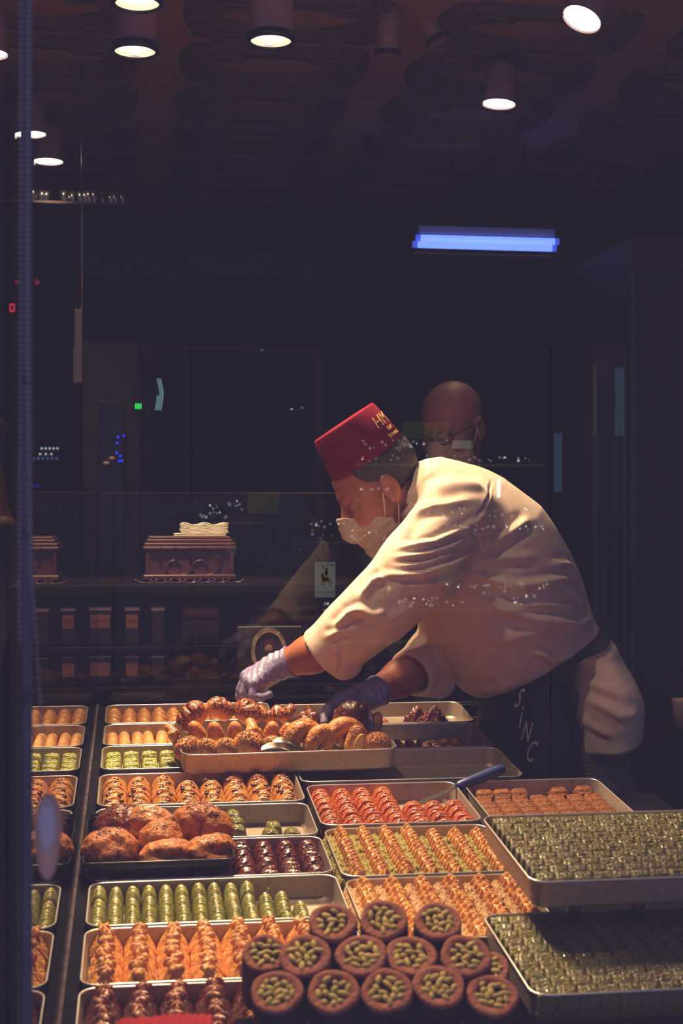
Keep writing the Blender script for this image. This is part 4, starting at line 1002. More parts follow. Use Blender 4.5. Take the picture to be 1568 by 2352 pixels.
def jacket_post(v, n):
    face = np.clip(-n[:, 1]*1.4 + .35, 0, 1)
    for pts, w, h in STROKES + SEAMS:
        W = np.array([P3(x, y, 2.97) for x, y in pts])[:, [0, 2]]; Q = v[:, [0, 2]]; best = np.full(len(v), 9.0); tt = np.zeros(len(v)); m = len(W) - 1
        for k in range(m):
            ab = W[k+1] - W[k]; t = np.clip(((Q - W[k]) @ ab)/(ab @ ab), 0, 1); dd = np.linalg.norm(Q - (W[k] + t[:, None]*ab), axis=1)
            up = dd < best; tt = np.where(up, (k + t)/m, tt); best = np.where(up, dd, best)
        w = w*.8; prof = np.exp(-(best/w)**2) - .42*np.exp(-((best - 1.9*w)/w)**2); tap = np.clip(np.minimum(tt, 1 - tt)*5 + .15, 0, 1)
        v = v + n*(h*prof*tap*face)[:, None]
    return v
worker = empty('person', P3(1330, 1560, WY)*np.array([1, 1, 0])); WO = np.array(worker.location)
tag(worker, 'worker in cream jacket, red fez, mask and lilac gloves leaning over the bun tray', 'person')
def wpart(name, me, parent=None):
    o = link_mesh(name, me, parent or worker)
    if parent is None: o.location = -Vector(worker.location)
    return o
# hands: joints of every finger, from knuckle to tip
def J3(L): return [P3(*p) for p in L]
HN = dict(wrist=P3(642, 1529, 3.055), fingers=[J3([(574,1546,3.090),(554,1580,3.095),(550,1600,3.085),(557,1613,3.078)]), J3([(566,1553,3.066),(553,1586,3.066),(561,1606,3.06),(576,1611,3.058)]),
    J3([(570,1562,3.043),(560,1592,3.038),(577,1607,3.036),(596,1603,3.038)]), J3([(583,1570,3.024),(580,1597,3.014),(600,1602,3.014),(619,1594,3.02)])],
    thumb=J3([(624,1552,3.085),(598,1582,3.105),(578,1602,3.098)]))
HF = dict(wrist=P3(850, 1597, 3.02), fingers=[J3([(776,1607,3.005),(753,1628,2.992),(744,1647,2.972),(744,1660,2.955)]), J3([(778,1604,3.03),(757,1625,3.025),(752,1648,3.005),(756,1664,2.985)]),
    J3([(786,1606,3.052),(772,1630,3.055),(772,1654,3.035),(778,1668,3.01)]), J3([(800,1612,3.068),(795,1638,3.07),(797,1660,3.05),(803,1672,3.03)])],
    thumb=J3([(828,1618,2.985),(842,1645,2.958),(848,1668,2.93)]))
def hand_sdf(P, H, dr=0.0):
    w = H['wrist']; d = cap(P, w, w*.75 + H['fingers'][1][0]*.25, .0275 + dr, .026 + dr)
    for k, F in enumerate(H['fingers']):
        d = smin(d, cap(P, w*.8 + F[0]*.2, F[0], .020 + dr, .0125 + dr), .014)
    for k, F in enumerate(H['fingers']):
        r0 = (.0098, .0103, .0098, .0086)[k] + dr; g = None
        for (a, b_), (ra, rb) in zip(zip(F[:-1], F[1:]), ((r0*1.08, r0), (r0, r0*.93), (r0*.93, r0*.80))):
            q = cap(P, a, b_, ra, rb); g = q if g is None else np.minimum(g, q)
        d = smin(d, g, .0045)
    T = H['thumb']; q = smin(cap(P, w*.8 + T[0]*.2, T[0], .021 + dr, .016 + dr), smin(cap(P, T[0], T[1], .015 + dr, .0115 + dr), cap(P, T[1], T[2], .0115 + dr, .009 + dr), .004), .012)
    return smin(d, q, .007)
fore_N = (P3(770, 1482, 3.0), HN['wrist']); fore_F = (P3(975, 1525, 3.13), HF['wrist'])
hipN, kneeN, footN = P3(1362, 1590, 3.03), P3(1382, 1830, 3.02), np.array([1.03, 3.02, .07])
hipF, kneeF, footF = P3(1300, 1590, 3.22), P3(1290, 1830, 3.22), np.array([.98, 3.24, .07])
def body_sdf(P):
    d = head_sdf(toloc(P, HC, HR))
    d = smin(d, cap(P, HC + HR @ np.array([-.035, 0, -.04]), P3(1000, 1165, WY), .054, .062), .02)
    d = smin(d, chain_sdf(P, torso[:5], .05, .98, dr=-.035), .03)
    for A, fo, H in ((armN, fore_N, HN), (armF, fore_F, HF)):
        d = smin(d, chain_sdf(P, A[:4], .03, dr=-.026), .02)
        d = smin(d, cap(P, fo[0], fo[0]*.55 + fo[1]*.45, .041, .040), .012); d = smin(d, cap(P, fo[0]*.6 + fo[1]*.4, fo[1], .0405, .0275), .015)
        d = smin(d, hand_sdf(P, H, -.0015), .01)
    for h_, k_, f_ in ((hipN, kneeN, footN), (hipF, kneeF, footF)):
        d = smin(d, cap(P, h_, k_, .055, .045), .03); d = smin(d, cap(P, k_, f_, .050, .035), .02); d = smin(d, cap(P, f_ - [0, 0, .03], f_ - [.13, 0, .04], .032, .026), .02)
    return d
wpart('body', sdf_mesh('body', body_sdf, (.15, 2.82, .0), (1.25, 3.45, 1.70), .0042, m_skin))
wpart('jacket', sdf_mesh('jacket', jacket_sdf, (.30, 2.78, .78), (1.22, 3.50, 1.56), .0042, m_jacket, jacket_post))
# gloves
def glove(H, fo):
    ax = H['wrist'] - fo[0]; L = np.linalg.norm(ax); ax /= L
    def fn(P):
        d = smin(hand_sdf(P, H, .0012), cap(P, H['wrist'] - ax*.020, H['wrist'], .0325, .0295), .008)
        s = plane(P, H['wrist'] - ax*.026, -ax); d = smax(d, s, .003)
        t = (P - H['wrist']) @ ax
        return d + .0012*np.sin(t*420 + 3*wav(P, 60, 3))*np.exp(-(t/.05)**2) + .0008*wav(P, 130, 8)
    pts = np.array([H['wrist'] - ax*.04] + [p for F in H['fingers'] for p in F] + list(H['thumb']))
    return sdf_mesh('glove', fn, pts.min(0) - .045, pts.max(0) + .045, .0024, m_glove), ax
for H, fo in ((HN, fore_N), (HF, fore_F)):
    me, ax = glove(H, fo); o = wpart('glove', me); c = H['wrist'] - ax*.026
    u = np.cross(ax, [0, 1, 0]); u /= np.linalg.norm(u); v2 = np.cross(ax, u); b = MB()
    b.tube([c + (u*math.cos(t) + v2*math.sin(t))*.0335 for t in np.linspace(0, 2*PI, 25)], .0022, 6, cap=False)
    b.obj('rolled_cuff', m_gloveroll, o, smooth=True)
# hair, mask, fez: worked out in the head's own frame
HM = Matrix(((HR[0,0], HR[0,1], HR[0,2], HC[0]), (HR[1,0], HR[1,1], HR[1,2], HC[1]), (HR[2,0], HR[2,1], HR[2,2], HC[2]), (0, 0, 0, 1)))
def hpart(name, me, parent=None, M=None):
    o = link_mesh(name, me, parent or worker)
    o.matrix_local = (Matrix.Translation(-Vector(WO)) @ (HM if M is None else M)) if parent is None else Matrix.Identity(4)
    return o
def hair_fn(p):
    zl = np.interp(p[:, 0], [-.11, -.05, -.022, .010, .028, .05], [-.058, -.052, -.018, .026, .034, .072])
    d = smax(cranium(p) - .006, zl - p[:, 2], .004); d = smax(d, p[:, 0] - .042, .004)
    return smax(d, -ell(p, (-.004, .08*np.sign(p[:, 1]).mean(), 0), (.001, .001, .001)), .001) + .0008*wav(p, 300, 2)
hpart('hair', sdf_mesh('hair', hair_fn, (-.13, -.1, -.08), (.09, .1, .14), .0035, m_hair))
def mask_fn(p):
    q = p.copy(); base = smin(cranium(q), smin(ell(q, (.033, 0, -.085), (.056, .050, .040)), ell(q, (.075, 0, -.105), (.022, .024, .020)), .02), .03)
    base = smin(base, cap(q, (.094, 0, .006), (.106, 0, -.040), .016, .019), .03)
    d = base - .0055
    top = -.004 - (.108 - q[:, 0])*.62
    d = smax(d, q[:, 2] - top, .004); d = smax(d, -.128 - q[:, 2], .004); d = smax(d, .022 + .22*(q[:, 2] + .07) - q[:, 0], .004)
    return d + .0010*np.sin(q[:, 2]*330)
mk = hpart('face_mask', sdf_mesh('face_mask', mask_fn, (.0, -.08, -.15), (.15, .08, .03), .003, m_mask))
for s in (1, -1):
    b = MB(); b.tube([(.036, .066*s, -.050), (.018, .079*s, -.010), (-.004, .084*s, .030)], .0016, 6); b.tube([(.030, .056*s, -.098), (.012, .072*s, -.066), (-.004, .080*s, -.036)], .0016, 6)
    o = b.obj('ear_loop', m_strap, mk, smooth=True)
b = MB(); FH, RB_, RT_ = .100, .0955, .080
b.lathe([(RB_*.985, 0), (RB_, .001), (RB_ - (RB_-RT_)*.5, FH*.5), (RT_, FH - .003), (RT_*.97, FH), (.001, FH + .001)], 48, sx=1.0, sy=.86)
fz = hpart('fez', b.mesh('fez', m_fez, True), M=HM @ Matrix.Translation((-.016, 0, .070)))
def on_fez(ang0, z0):
    def f(co):
        z = z0 + co.y; r = (RB_ - (RB_-RT_)*z/FH) + .0008; a = ang0 - co.x/r
        return Vector((r*math.cos(PI - a)*1.0*-1, r*.86*math.sin(a), z))
    return f
def fez_text(s, size, ang, z, shear=0.0):
    def f(co):
        zz = z + co.y; r = RB_ - (RB_-RT_)*zz/FH + .0009 + co.z; a = ang + co.x/r
        return Vector((r*math.cos(a), r*.86*math.sin(a), zz))
    return link_mesh('gold_lettering', text_mesh('gold_lettering', s, size, m_goldthread, depth=.0004, xmap=f, shear=shear), fz)
# on the near (left) side of the head, towards the back
fez_text('HM', .040, math.radians(136), .047, .25); fez_text('1864', .0125, math.radians(140), .031); fez_text('\u0130STANBUL', .0105, math.radians(140), .016)
# apron, tie, trousers, shoes
apr = [(P3(1222, 1592, WY), .098), (P3(1214, 1720, WY), .102), (P3(1210, 1900, WY), .105), (P3(1215, 2060, WY), .108)]
def apron_fn(P):
    d = smin(chain_sdf(P, apr, .04, .60), chain_sdf(P, torso, .06, .92) - .002, .03)
    d = smax(d, plane(P, TIEC, TIEN) + .002, .004); d = smax(d, plane(P, P3(1312, 1600, 2.95), (1, 0, .06)), .006)
    return smax(d, plane(P, P3(1210, 2030, WY), (0, 0, -1)), .006) + .002*wav(P, 22, 4)
ap = wpart('apron', sdf_mesh('apron', apron_fn, (.68, 2.82, .40), (1.08, 3.42, 1.14), .006, m_apron))
ax = P3(1215, 1460, WY) - P3(1300, 1545, WY); ax = np.array([-.50, 0, .866])
def tie_fn(P):
    d = smin(chain_sdf(P, torso, .06, .92), chain_sdf(P, tail, .05, .34), .03) - .0065
    q = plane(P, TIEC, TIEN)
    return smax(d, np.abs(q) - .0105, .003)
o = wpart('apron_tie', sdf_mesh('apron_tie', tie_fn, (.62, 2.85, .84), (1.18, 3.42, 1.16), .004, m_apron), None)
letters = MB()
for s, px, py, sz, rot in (('S', 1184, 1612, .062, .35), ('i', 1192, 1660, .075, .12), ('N', 1204, 1690, .062, .2), ('C', 1213, 1737, .066, .25)):
    me = text_mesh('apron_lettering', s, sz, m_pale, depth=.0003, shear=.15)
    o = link_mesh('apron_lettering', me, ap)
    p = P3(px, py + 12, 2.935); o.location = p
    o.rotation_euler = (PI/2, 0, 0); o.scale = (.42, 1, 1)
    o.rotation_euler = (PI/2, rot, -.1)
def legs_fn(P):
    d = cap(P, hipN, kneeN, .064, .070); d = smin(d, cap(P, kneeN, footN, .072, .060), .03)
    e = cap(P, hipF, kneeF, .086, .070); e = smin(e, cap(P, kneeF, footF, .070, .060), .03)
    d = smin(d, e, .02)
    return smax(smax(d, .05 - P[:, 2], .004), plane(P, P3(1380, 1570, WY), (0, 0, 1)), .01) + .0025*wav(P, 26, 12)
wpart('trousers', sdf_mesh('trousers', legs_fn, (.80, 2.90, .0), (1.25, 3.36, 1.06), .006, m_check))
for f_ in (footN, footF):
    me = sdf_mesh('shoe', lambda P: smax(smin(cap(P, f_ + [.02, 0, -.02], f_ + [-.15, 0, -.035], .046, .040), cap(P, f_ + [.02, 0, .02], f_ + [.02, 0, -.02], .045), .02), -P[:, 2] + .002, .003), f_ + [-.24, -.08, -.08], f_ + [.1, .08, .09], .006, m_shoe)
    wpart('shoe', me)

# ------------------------------------------------------------------ other people, plainer
def bystander(label, c, fwd, up, floor_xy, skin, shirt, hair=False, mask=False, glasses=False, hh=.005):
    C_, R_ = head_frame(c, fwd, up); ft = np.array([floor_xy[0], floor_xy[1], 0.0])
    g = empty('person', ft); tag(g, label, 'person'); off = -Vector(ft)
    f2 = np.array([fwd[0], fwd[1], 0.0]); f2 /= np.linalg.norm(f2); lf = np.array([-f2[1], f2[0], 0])
    nk = C_ + np.array([0, 0, -.19]) - f2*.05; top = nk[2]
    ch = np.array([ft[0], ft[1], top - .26]); hp = np.array([ft[0], ft[1], .92])
    sh = [nk + lf*s*.17 + np.array([0, 0, -.04]) for s in (-1, 1)]
    el = [p + np.array([0, 0, -.30]) + lf*s*.04 for s, p in zip((-1, 1), sh)]; wr = [p + np.array([0, 0, -.24]) + f2*.03 for p in el]
    def core(P, dr=0.0):
        d = cap(P, nk + [0, 0, -.07], ch, .09 + dr, .135 + dr); d = smin(d, cap(P, sh[0], sh[1], .062 + dr), .06); d = smin(d, cap(P, ch, hp, .13 + dr, .125 + dr), .05)
        for k in (0, 1): d = smin(d, cap(P, sh[k], el[k], .052 + dr, .042 + dr), .03); d = smin(d, cap(P, el[k], wr[k], .042 + dr, .032 + dr), .015)
        return d
    def legs(P, dr=0.0):
        d = None
        for s in (-1, 1):
            q = smin(cap(P, hp + lf*s*.09, ft + lf*s*.1 + [0, 0, .48], .085 + dr, .06 + dr), cap(P, ft + lf*s*.1 + [0, 0, .48], ft + lf*s*.1 + [0, 0, .06], .06 + dr, .045 + dr), .02)
            d = q if d is None else smin(d, q, .02)
        return d
    def body(P):
        d = smin(head_sdf(toloc(P, C_, R_)), cap(P, C_ + R_ @ np.array([-.03, 0, -.05]), nk, .052, .06), .02)
        d = smin(d, smin(core(P, -.014), legs(P, -.014), .03), .03)
        for k in (0, 1):
            d = smin(d, cap(P, wr[k], wr[k] + f2*.03 + [0, 0, -.09], .026, .018), .015)
            for q in range(4): d = smin(d, cap(P, wr[k] + f2*.03 + [0, 0, -.08] + lf*(q-1.5)*.018, wr[k] + f2*.05 + [0, 0, -.16] + lf*(q-1.5)*.020, .009, .007), .004)
            d = smin(d, cap(P, wr[k] + f2*.03 + [0, 0, -.03], wr[k] + f2*.07 + lf*(1 - 2*k)*.03 + [0, 0, -.09], .012, .009), .008)
        for s in (-1, 1): d = smin(d, cap(P, ft + lf*s*.1 + [0, 0, .045], ft + lf*s*.1 + f2*.15 + [0, 0, .04], .04, .035), .02)
        return d
    lo = np.minimum(ft, C_) - .36; lo[2] = 0; hi = np.maximum(ft, C_) + .36; hi[2] = C_[2] + .16
    link_mesh('body', sdf_mesh('body', body, lo, hi, hh, skin), g, off)
    link_mesh('dark_clothes', sdf_mesh('dark_clothes', lambda P: smin(smax(core(P), plane(P, nk + [0, 0, -.01], (0, 0, 1)), .01), legs(P), .03) + .002*wav(P, 25, 7), lo, hi, .009, shirt), g, off)
    M = Matrix(((R_[0,0], R_[0,1], R_[0,2], C_[0]), (R_[1,0], R_[1,1], R_[1,2], C_[1]), (R_[2,0], R_[2,1], R_[2,2], C_[2]), (0, 0, 0, 1)))
    def add(name, me, parent=None):
        o = link_mesh(name, me, parent or g)
        if parent is None: o.matrix_local = Matrix.Translation(off) @ M
        return o
    if hair: add('hair', sdf_mesh('hair', hair_fn2, (-.13, -.1, -.09), (.11, .1, .15), .0045, m_hair))
    if mask:
        k = add('face_mask', sdf_mesh('face_mask', mask_fn, (.0, -.08, -.15), (.15, .08, .03), .004, m_mask))
        for s in (1, -1): MB().tube([(.036, .066*s, -.050), (.018, .079*s, -.010), (-.004, .084*s, .028)], .0015, 6).obj('ear_loop', m_strap, k, smooth=True)
    if glasses:
        b = MB()
        for s in (1, -1):
            b.tube([(.117 - .012*abs(math.cos(t)), (.034 + .024*math.cos(t))*s, .008 + .018*math.sin(t)) for t in np.linspace(0, 2*PI, 17)], .0018, 6, cap=False)
            b.tube([(.106, .058*s, .012), (.05, .078*s, .014), (-.01, .086*s, .012)], .0018, 6)
        b.tube([(.118, .010, .012), (.120, 0, .014), (.118, -.010, .012)], .0018, 6); add('glasses', b.mesh('glasses', m_lens, True))
    for s in (1, -1):
        b = MB().ball((.0815, .034*s, .007), (.006, .009, .0055), 10, 7); add('eye', b.mesh('eye', m_lens, True))
    return g
def hair_fn2(p):
    zl = np.interp(p[:, 0], [-.11, -.05, -.022, .012, .03, .08], [-.062, -.055, -.018, .034, .030, .075])
    return smax(smax(cranium(p) - .008, zl - p[:, 2], .004), p[:, 0] - .085, .006) + .0012*wav(p, 260, 2)
bystander('bald man with glasses and mask standing dimly behind the worker', at(1040, 985, 3.80), (-.62, -.70, -.34), (-.2, -.2, .95), (at(1080, 985, 3.86)[0], 3.86), m_skin2, m_darkcloth, mask=True, glasses=True)
bystander('dark-haired person at the left edge, only ear and jaw in view', at(-62, 1045, 4.30), (-.95, -.30, -.1), (0, 0, 1), (at(-200, 1030, 4.34)[0], 4.34), m_skin, m_darkcloth, hair=True, hh=.006)
# ================================================================== behind the glass screen
m_maho = mat('mahogany_carved', (.115, .036, .024), .32, col2=(.07, .02, .014), nscale=14, coat=.3)
m_napkin = mat('cream_napkin', (.90, .84, .68), .9, col2=(.86, .80, .62), nscale=20)
m_label = mat('orange_price_tag', (.72, .30, .12), .6, col2=(.60, .24, .10), nscale=30)
m_boxclear = mat('dark_clear_package', (.012, .009, .010), .45)
m_boxlid = mat('package_lid_white', (.72, .62, .60), .4)
m_brownmarble = mat('brown_baklava_slab', (.17, .055, .03), .4, col2=(.08, .025, .016), nscale=60, ncontrast=(.4, .62), coat=.3, bump=.4, bscale=80)
m_cream = mat('sign_cream', (.62, .50, .34), .7); m_signdark = mat('sign_dark', (.035, .02, .018), .6)
m_face = mat('sign_portrait_face', (.44, .27, .16), .7)
m_steelrod = mat('steel_rod', (.62, .60, .60), .2, metal=.9)
def screen_pt(px, py, Y): return at(px, py, Y)
def boxpx(px0, px1, py0, py1, Y, dy, bev=0.0):
    a = at(px0, py1, Y); b_ = at(px1, py0, Y); return (a[0], Y, a[2]), (b_[0], Y + dy, b_[2])
# cabinet with shelves
g = empty('shelf_cabinet', (0, 0, 0)); tag(g, 'dark wooden shelf cabinet behind the glass screen', 'cabinet')
zc = at(430, 1338, 3.72)[2]
MB().box((-.32, 3.60, zc - .025), (.60, 4.15, zc), .003).obj('top_board', m_dkwood, g)
for py in (1480, 1572): z = at(430, py, 3.66)[2]; MB().box((-.30, 3.62, z - .012), (.58, 4.12, z), .002).obj('shelf_board', m_dkwood, g)
for x in (-.32, .58): MB().box((x, 3.60, 0), (x + .02, 4.15, zc - .026)).obj('side_panel', m_dkwood, g)
MB().box((-.30, 4.13, 0), (.58, 4.15, zc - .026)).obj('back_panel', m_dkwood, g)
# carved casket
c0 = at(328, 1338, 3.74); c1 = at(543, 1232, 3.74); w = (c1[0] - c0[0])/2; H = c1[2] - c0[2]
g = empty('carved_casket', ((c0[0] + c1[0])/2, 3.83, zc)); tag(g, 'carved reddish wooden casket carrying the cream napkins', 'casket')
MB().box((-w*.93, -.085, .018), (w*.93, .085, H*.70), .002).obj('body', m_maho, g)
b = MB()
for k, (s, z0, z1) in enumerate(((1.0, H*.70, H*.78), (.97, H*.78, H*.86), (.92, H*.86, H*.94), (.88, H*.94, H))): b.box((-w*s, -.095*s, z0), (w*s, .095*s, z1), .0025)
lid = b.obj('stepped_lid', m_maho, g)
for k in range(5): MB().ball((-w*.62 + k*w*.31, -.097, H*.74), .005, 8, 6).obj('stud', m_maho, lid, smooth=True)
b = MB(); b.box((-w, -.095, .006), (w, .095, .020), .003); base = b.obj('base_moulding', m_maho, g)
for k in range(7): MB().tube([(-w*.93 + k*w*.31 + .028*math.cos(t), -.094, .008 - .010*math.sin(t)) for t in np.linspace(0, PI, 9)], .003, 6).obj('scallop', m_maho, base, smooth=True)
for sx in (-1, 1):
    b = MB(); b.tube([(sx*w*.28 + (.008 + .0055*t)*math.cos(t*1.0)*1.0, -.087, H*.36 + (.006 + .0042*t)*math.sin(t)) for t in np.linspace(0, 7.5, 34)], .0035, 6); b.obj('carved_scroll', m_maho, g, smooth=True)
    MB().box((sx*w*.90 - .006, -.092, .02), (sx*w*.90 + .006, -.083, H*.70), .002).obj('corner_pilaster', m_maho, g)
# napkins
p = at(465, 1238, 3.80); g = empty('napkin_stack', (p[0], 3.81, zc + H)); tag(g, 'stack of cream paper napkins lying on the carved casket', 'napkins')
r = np.random.default_rng(3)
for k in range(9):
    w2, dx = (.068 if k < 2 else .062), (-.006 if k < 2 else .004) + r.uniform(-.002, .002); nx, ny = 14, 4; v = []; f = []
    for z in (0, .0032):
        for j in range(ny + 1):
            for i in range(nx + 1):
                x = -w2 + 2*w2*i/nx; wv = (.0032*math.sin(i*1.05 + .4))*k/8
                v.append((x + dx, -.045 + .09*j/ny, .0002 + k*.0037 + z + wv))
    W = nx + 1; n = W*(ny + 1)
    for j in range(ny):
        for i in range(nx): f.append((j*W+i, j*W+i+W, j*W+i+W+1, j*W+i+1)); f.append((n+j*W+i, n+j*W+i+1, n+j*W+i+W+1, n+j*W+i+W))
    for i in range(nx): f.append((i, i+1, n+i+1, n+i)); f.append((ny*W+i+1, ny*W+i, n+ny*W+i, n+ny*W+i+1))
    for j in range(ny): f.append((j*W, n+j*W, n+j*W+W, j*W+W)); f.append((j*W+nx, j*W+W+nx, n+j*W+W+nx, n+j*W+nx))
    link_mesh('napkin', mesh('napkin', v, f, m_napkin, True), g)
# packages on the shelves
m_tagink = mat('package_print', (.20, .085, .05), .7)
for row, (py0, py1, pt) in enumerate(((1392, 1478, 1427), (1500, 1570, 1537))):
    for k, (px, wpx) in enumerate(((239, 31), (303, 33), (362, 30))):
        c = at(px, py1, 3.64); hw = wpx/2/855*.98; hh = (py1 - py0)/855
        g = empty('pastry_package', (c[0], 3.70, at(px, (1480, 1572)[row], 3.66)[2])); tag(g, ('upper-shelf', 'lower-shelf')[row] + ' clear pastry package, ' + ('nearest the glass corner', 'second from the glass corner', 'third from the glass corner')[k], 'package', 'clear packages on the shelves')
        MB().box((-hw, -.06, .0), (hw, .06, hh*.86), .003).obj('box', m_boxclear, g)
        if row == 0:
            ld = MB(); ld.box((-hw*1.05, -.064, hh*.86), (hw*1.05, .064, hh*.95), .003); ld.obj('lid', m_boxlid, g)
        else: MB().box((-hw*1.02, -.062, hh*.86), (hw*1.02, .062, hh*.90), .001).obj('lid', m_boxlid, g)
        if k < 2:
            zt = at(px, pt, 3.64)[2] - g.location.z; t_ = MB().box((-.0145, -.0645, zt - .017), (.0145, -.0625, zt + .017)).obj('price_tag', m_label, g)
            o = link_mesh('print', text_mesh('print', 'S\u00fctl\u00fc', .014, m_tagink), t_); o.location = (0, -.0653, zt + (.024 if row else -.002)); o.rotation_euler = (PI/2, 0, 0)
# slabs of brown baklava
for k, (x0, x1, y0, y1, lab) in enumerate(((572, 732, 1408, 1432, 'lower dark brown baklava slab above the oval sign'), (590, 728, 1386, 1404, 'upper dark brown baklava slab above the oval sign'), (420, 502, 1388, 1420, 'small brown baklava slab left of the oval sign'))):
    lo, hi = boxpx(x0, x1, y0, y1, 3.68 + .02*(k == 1), .16); nx = 24; v = []; 
    me = hf('baklava_slab', hi[0] - lo[0], .16, 28, 10, lambda u, t: (hi[2] - lo[2])*.80 + .004*abs(math.sin(u*9 + t)) + .004*vn(k, u*9, t*3), m_brownmarble, base=0, gain=1)
    o = link_mesh('baklava_slab', me, None, ((lo[0] + hi[0])/2, lo[1] + .08, lo[2])); tag(o, lab, 'pastry')
lo, hi = boxpx(560, 735, 1433, 1480, 3.665, .20); g = empty('slab_stand', ((lo[0]+hi[0])/2, 3.765, lo[2])); tag(g, 'dark carton carrying the baklava slabs, behind the worker\'s forearm', 'carton')
MB().box((-(hi[0]-lo[0])/2, -.1, 0), ((hi[0]-lo[0])/2, .1, hi[2]-lo[2]), .003).obj('carton', m_signdark, g)
lo, hi = boxpx(415, 505, 1421, 1479, 3.68, .16); g = empty('slab_stand', ((lo[0]+hi[0])/2, 3.76, lo[2])); tag(g, 'dark carton under the small brown slab', 'carton'); MB().box((-(hi[0]-lo[0])/2, -.08, 0), ((hi[0]-lo[0])/2, .08, hi[2]-lo[2]), .003).obj('carton', m_signdark, g)
# oval sign with ring lettering and a portrait of a man in a fez
c = at(617, 1495, 3.568); g = empty('oval_sign', c); tag(g, 'oval sign with ring lettering and a portrait, behind the gloved hand', 'sign')
A_, B_ = .0445, .0585; n = 48; v = []; f = []
for (s, y) in ((1.0, 0), (1.0, -.003), (.80, -.003), (.80, 0)):
    for k in range(n): t = 2*PI*k/n; v.append((A_*s*math.cos(t), y, B_*s*math.sin(t)))
for q in range(4):
    for k in range(n): f.append((q*n+k, q*n+(k+1) % n, ((q+1) % 4)*n+(k+1) % n, ((q+1) % 4)*n+k))
MB().add(v, [tuple(x[::-1]) for x in f]).obj('cream_ring', m_cream, g)
MB().add([(A_*.81*math.cos(2*PI*k/n), -.0008, B_*.81*math.sin(2*PI*k/n)) for k in range(n)] + [(A_*.81*math.cos(2*PI*k/n), .001, B_*.81*math.sin(2*PI*k/n)) for k in range(n)], [tuple(range(n)), tuple(range(2*n-1, n-1, -1))] + [(k, n+k, n+(k+1) % n, (k+1) % n) for k in range(n)]).obj('dark_field', m_signdark, g)
txt = 'HACI \u0130SMA\u0130L HAKKIZADE HAFIZ MUSTAFA'; ang = np.linspace(math.radians(232), math.radians(-52), len(txt))
for ch, a in zip(txt, ang):
    if ch == ' ': continue
    o = link_mesh('ring_letter', text_mesh('ring_letter', ch, .0108, m_signdark), g)
    x, z = A_*.87*math.cos(a), B_*.875*math.sin(a); o.location = (x, -.0036, z); o.rotation_euler = (PI/2, -(a - PI/2), 0)
por = MB(); por.ball((0, -.002, .006), (.011, .003, .0145), 14, 10); por.obj('portrait_face', m_face, g, smooth=True)
b = MB(); b.ball((0, -.003, -.030), (.023, .003, .018), 14, 8); b.obj('portrait_shoulders', mat('sign_coat', (.012, .010, .012), .7), g, smooth=True)
MB().add([(-.011, -.004, .014), (.011, -.004, .014), (.0095, -.004, .029), (-.0095, -.004, .029), (-.011, -.001, .014), (.011, -.001, .014), (.0095, -.001, .029), (-.0095, -.001, .029)], [(0,1,2,3),(7,6,5,4),(0,4,5,1),(1,5,6,2),(2,6,7,3),(3,7,4,0)]).obj('portrait_fez', mat('sign_fez', (.11, .03, .02), .7), g)
MB().tube([(-.0065, -.0056, -.001), (0, -.006, .001), (.0065, -.0056, -.001)], .0014, 6).obj('portrait_moustache', m_signdark, g, smooth=True)
MB().box((c[0]-.08 - c[0], .0015, -.075), (.085, .03, .062), .003).obj('backing_box', m_boxclear, g)

# steel rack between the trays and the apron
p = at(1070, 1628, 3.48); g = empty('steel_rack', p); tag(g, 'steel rack rods showing between the far tray and the apron', 'rack')
for py, x0, x1 in ((1613, -.06, .03), (1618, -.05, .05), (1648, -.03, .05), (1665, -.03, .03)): z = at(1070, py, 3.48)[2] - p[2]; MB().tube([(x0, 0, z), (x1, 0, z)], .0018, 8).obj('rod', m_steelrod, g, smooth=True)
for x in (-.06, .05): MB().box((x - .006, -.004, -p[2]), (x + .006, .008, .035)).obj('post', m_dkwood, g)

# right-hand counter with cloths and cup
zq = at(1360, 1684, 3.62)[2]
g = empty('side_counter', (1.55, 3.75, 0)); tag(g, 'dark counter standing behind the worker at the right', 'counter')
MB().box((-.42, -.16, zq - .03), (.9, .4, zq), .004).obj('counter_top', m_dkwood, g); MB().box((-.40, -.13, 0), (.88, .38, zq - .031)).obj('counter_body', m_dkwood, g)
m_greycloth = mat('grey_cloth', (.075, .065, .06), .9, col2=(.06, .05, .05), nscale=30)
for k, (dx, dz, w_, lab) in enumerate(((0, 0, .075, 'lowest grey folded cloth on the side counter'), (-.012, .021, .062, 'middle grey folded cloth on the side counter'), (-.02, .041, .05, 'topmost grey folded cloth on the side counter'))):
    me = sdf_mesh('folded_cloth', lambda P: sbox(P, (0, 0, .011), (w_, .06, .0105), .008) + .003*wav(P, 60, k), (-.1, -.08, -.006), (.1, .08, .032), .004, m_greycloth)
    o = link_mesh('folded_cloth', me, None, (at(1360, 1684, 3.68)[0] + dx, 3.70, zq + .003 + dz)); tag(o, lab, 'cloth', 'grey cloths on the side counter')
c = at(1584, 1690, 3.62); b = MB(); b.lathe([(.0001, 0), (.024, 0), (.031, .078), (.032, .080), (.0295, .080), (.0225, .003), (.0001, .003)], 28)
o = b.obj('paper_cup', mat('paper_cup_pink', (.62, .42, .36), .7), None, (c[0] - .004, 3.62 + .035, zq), smooth=True); tag(o, 'pale paper cup cut by the right edge', 'cup')

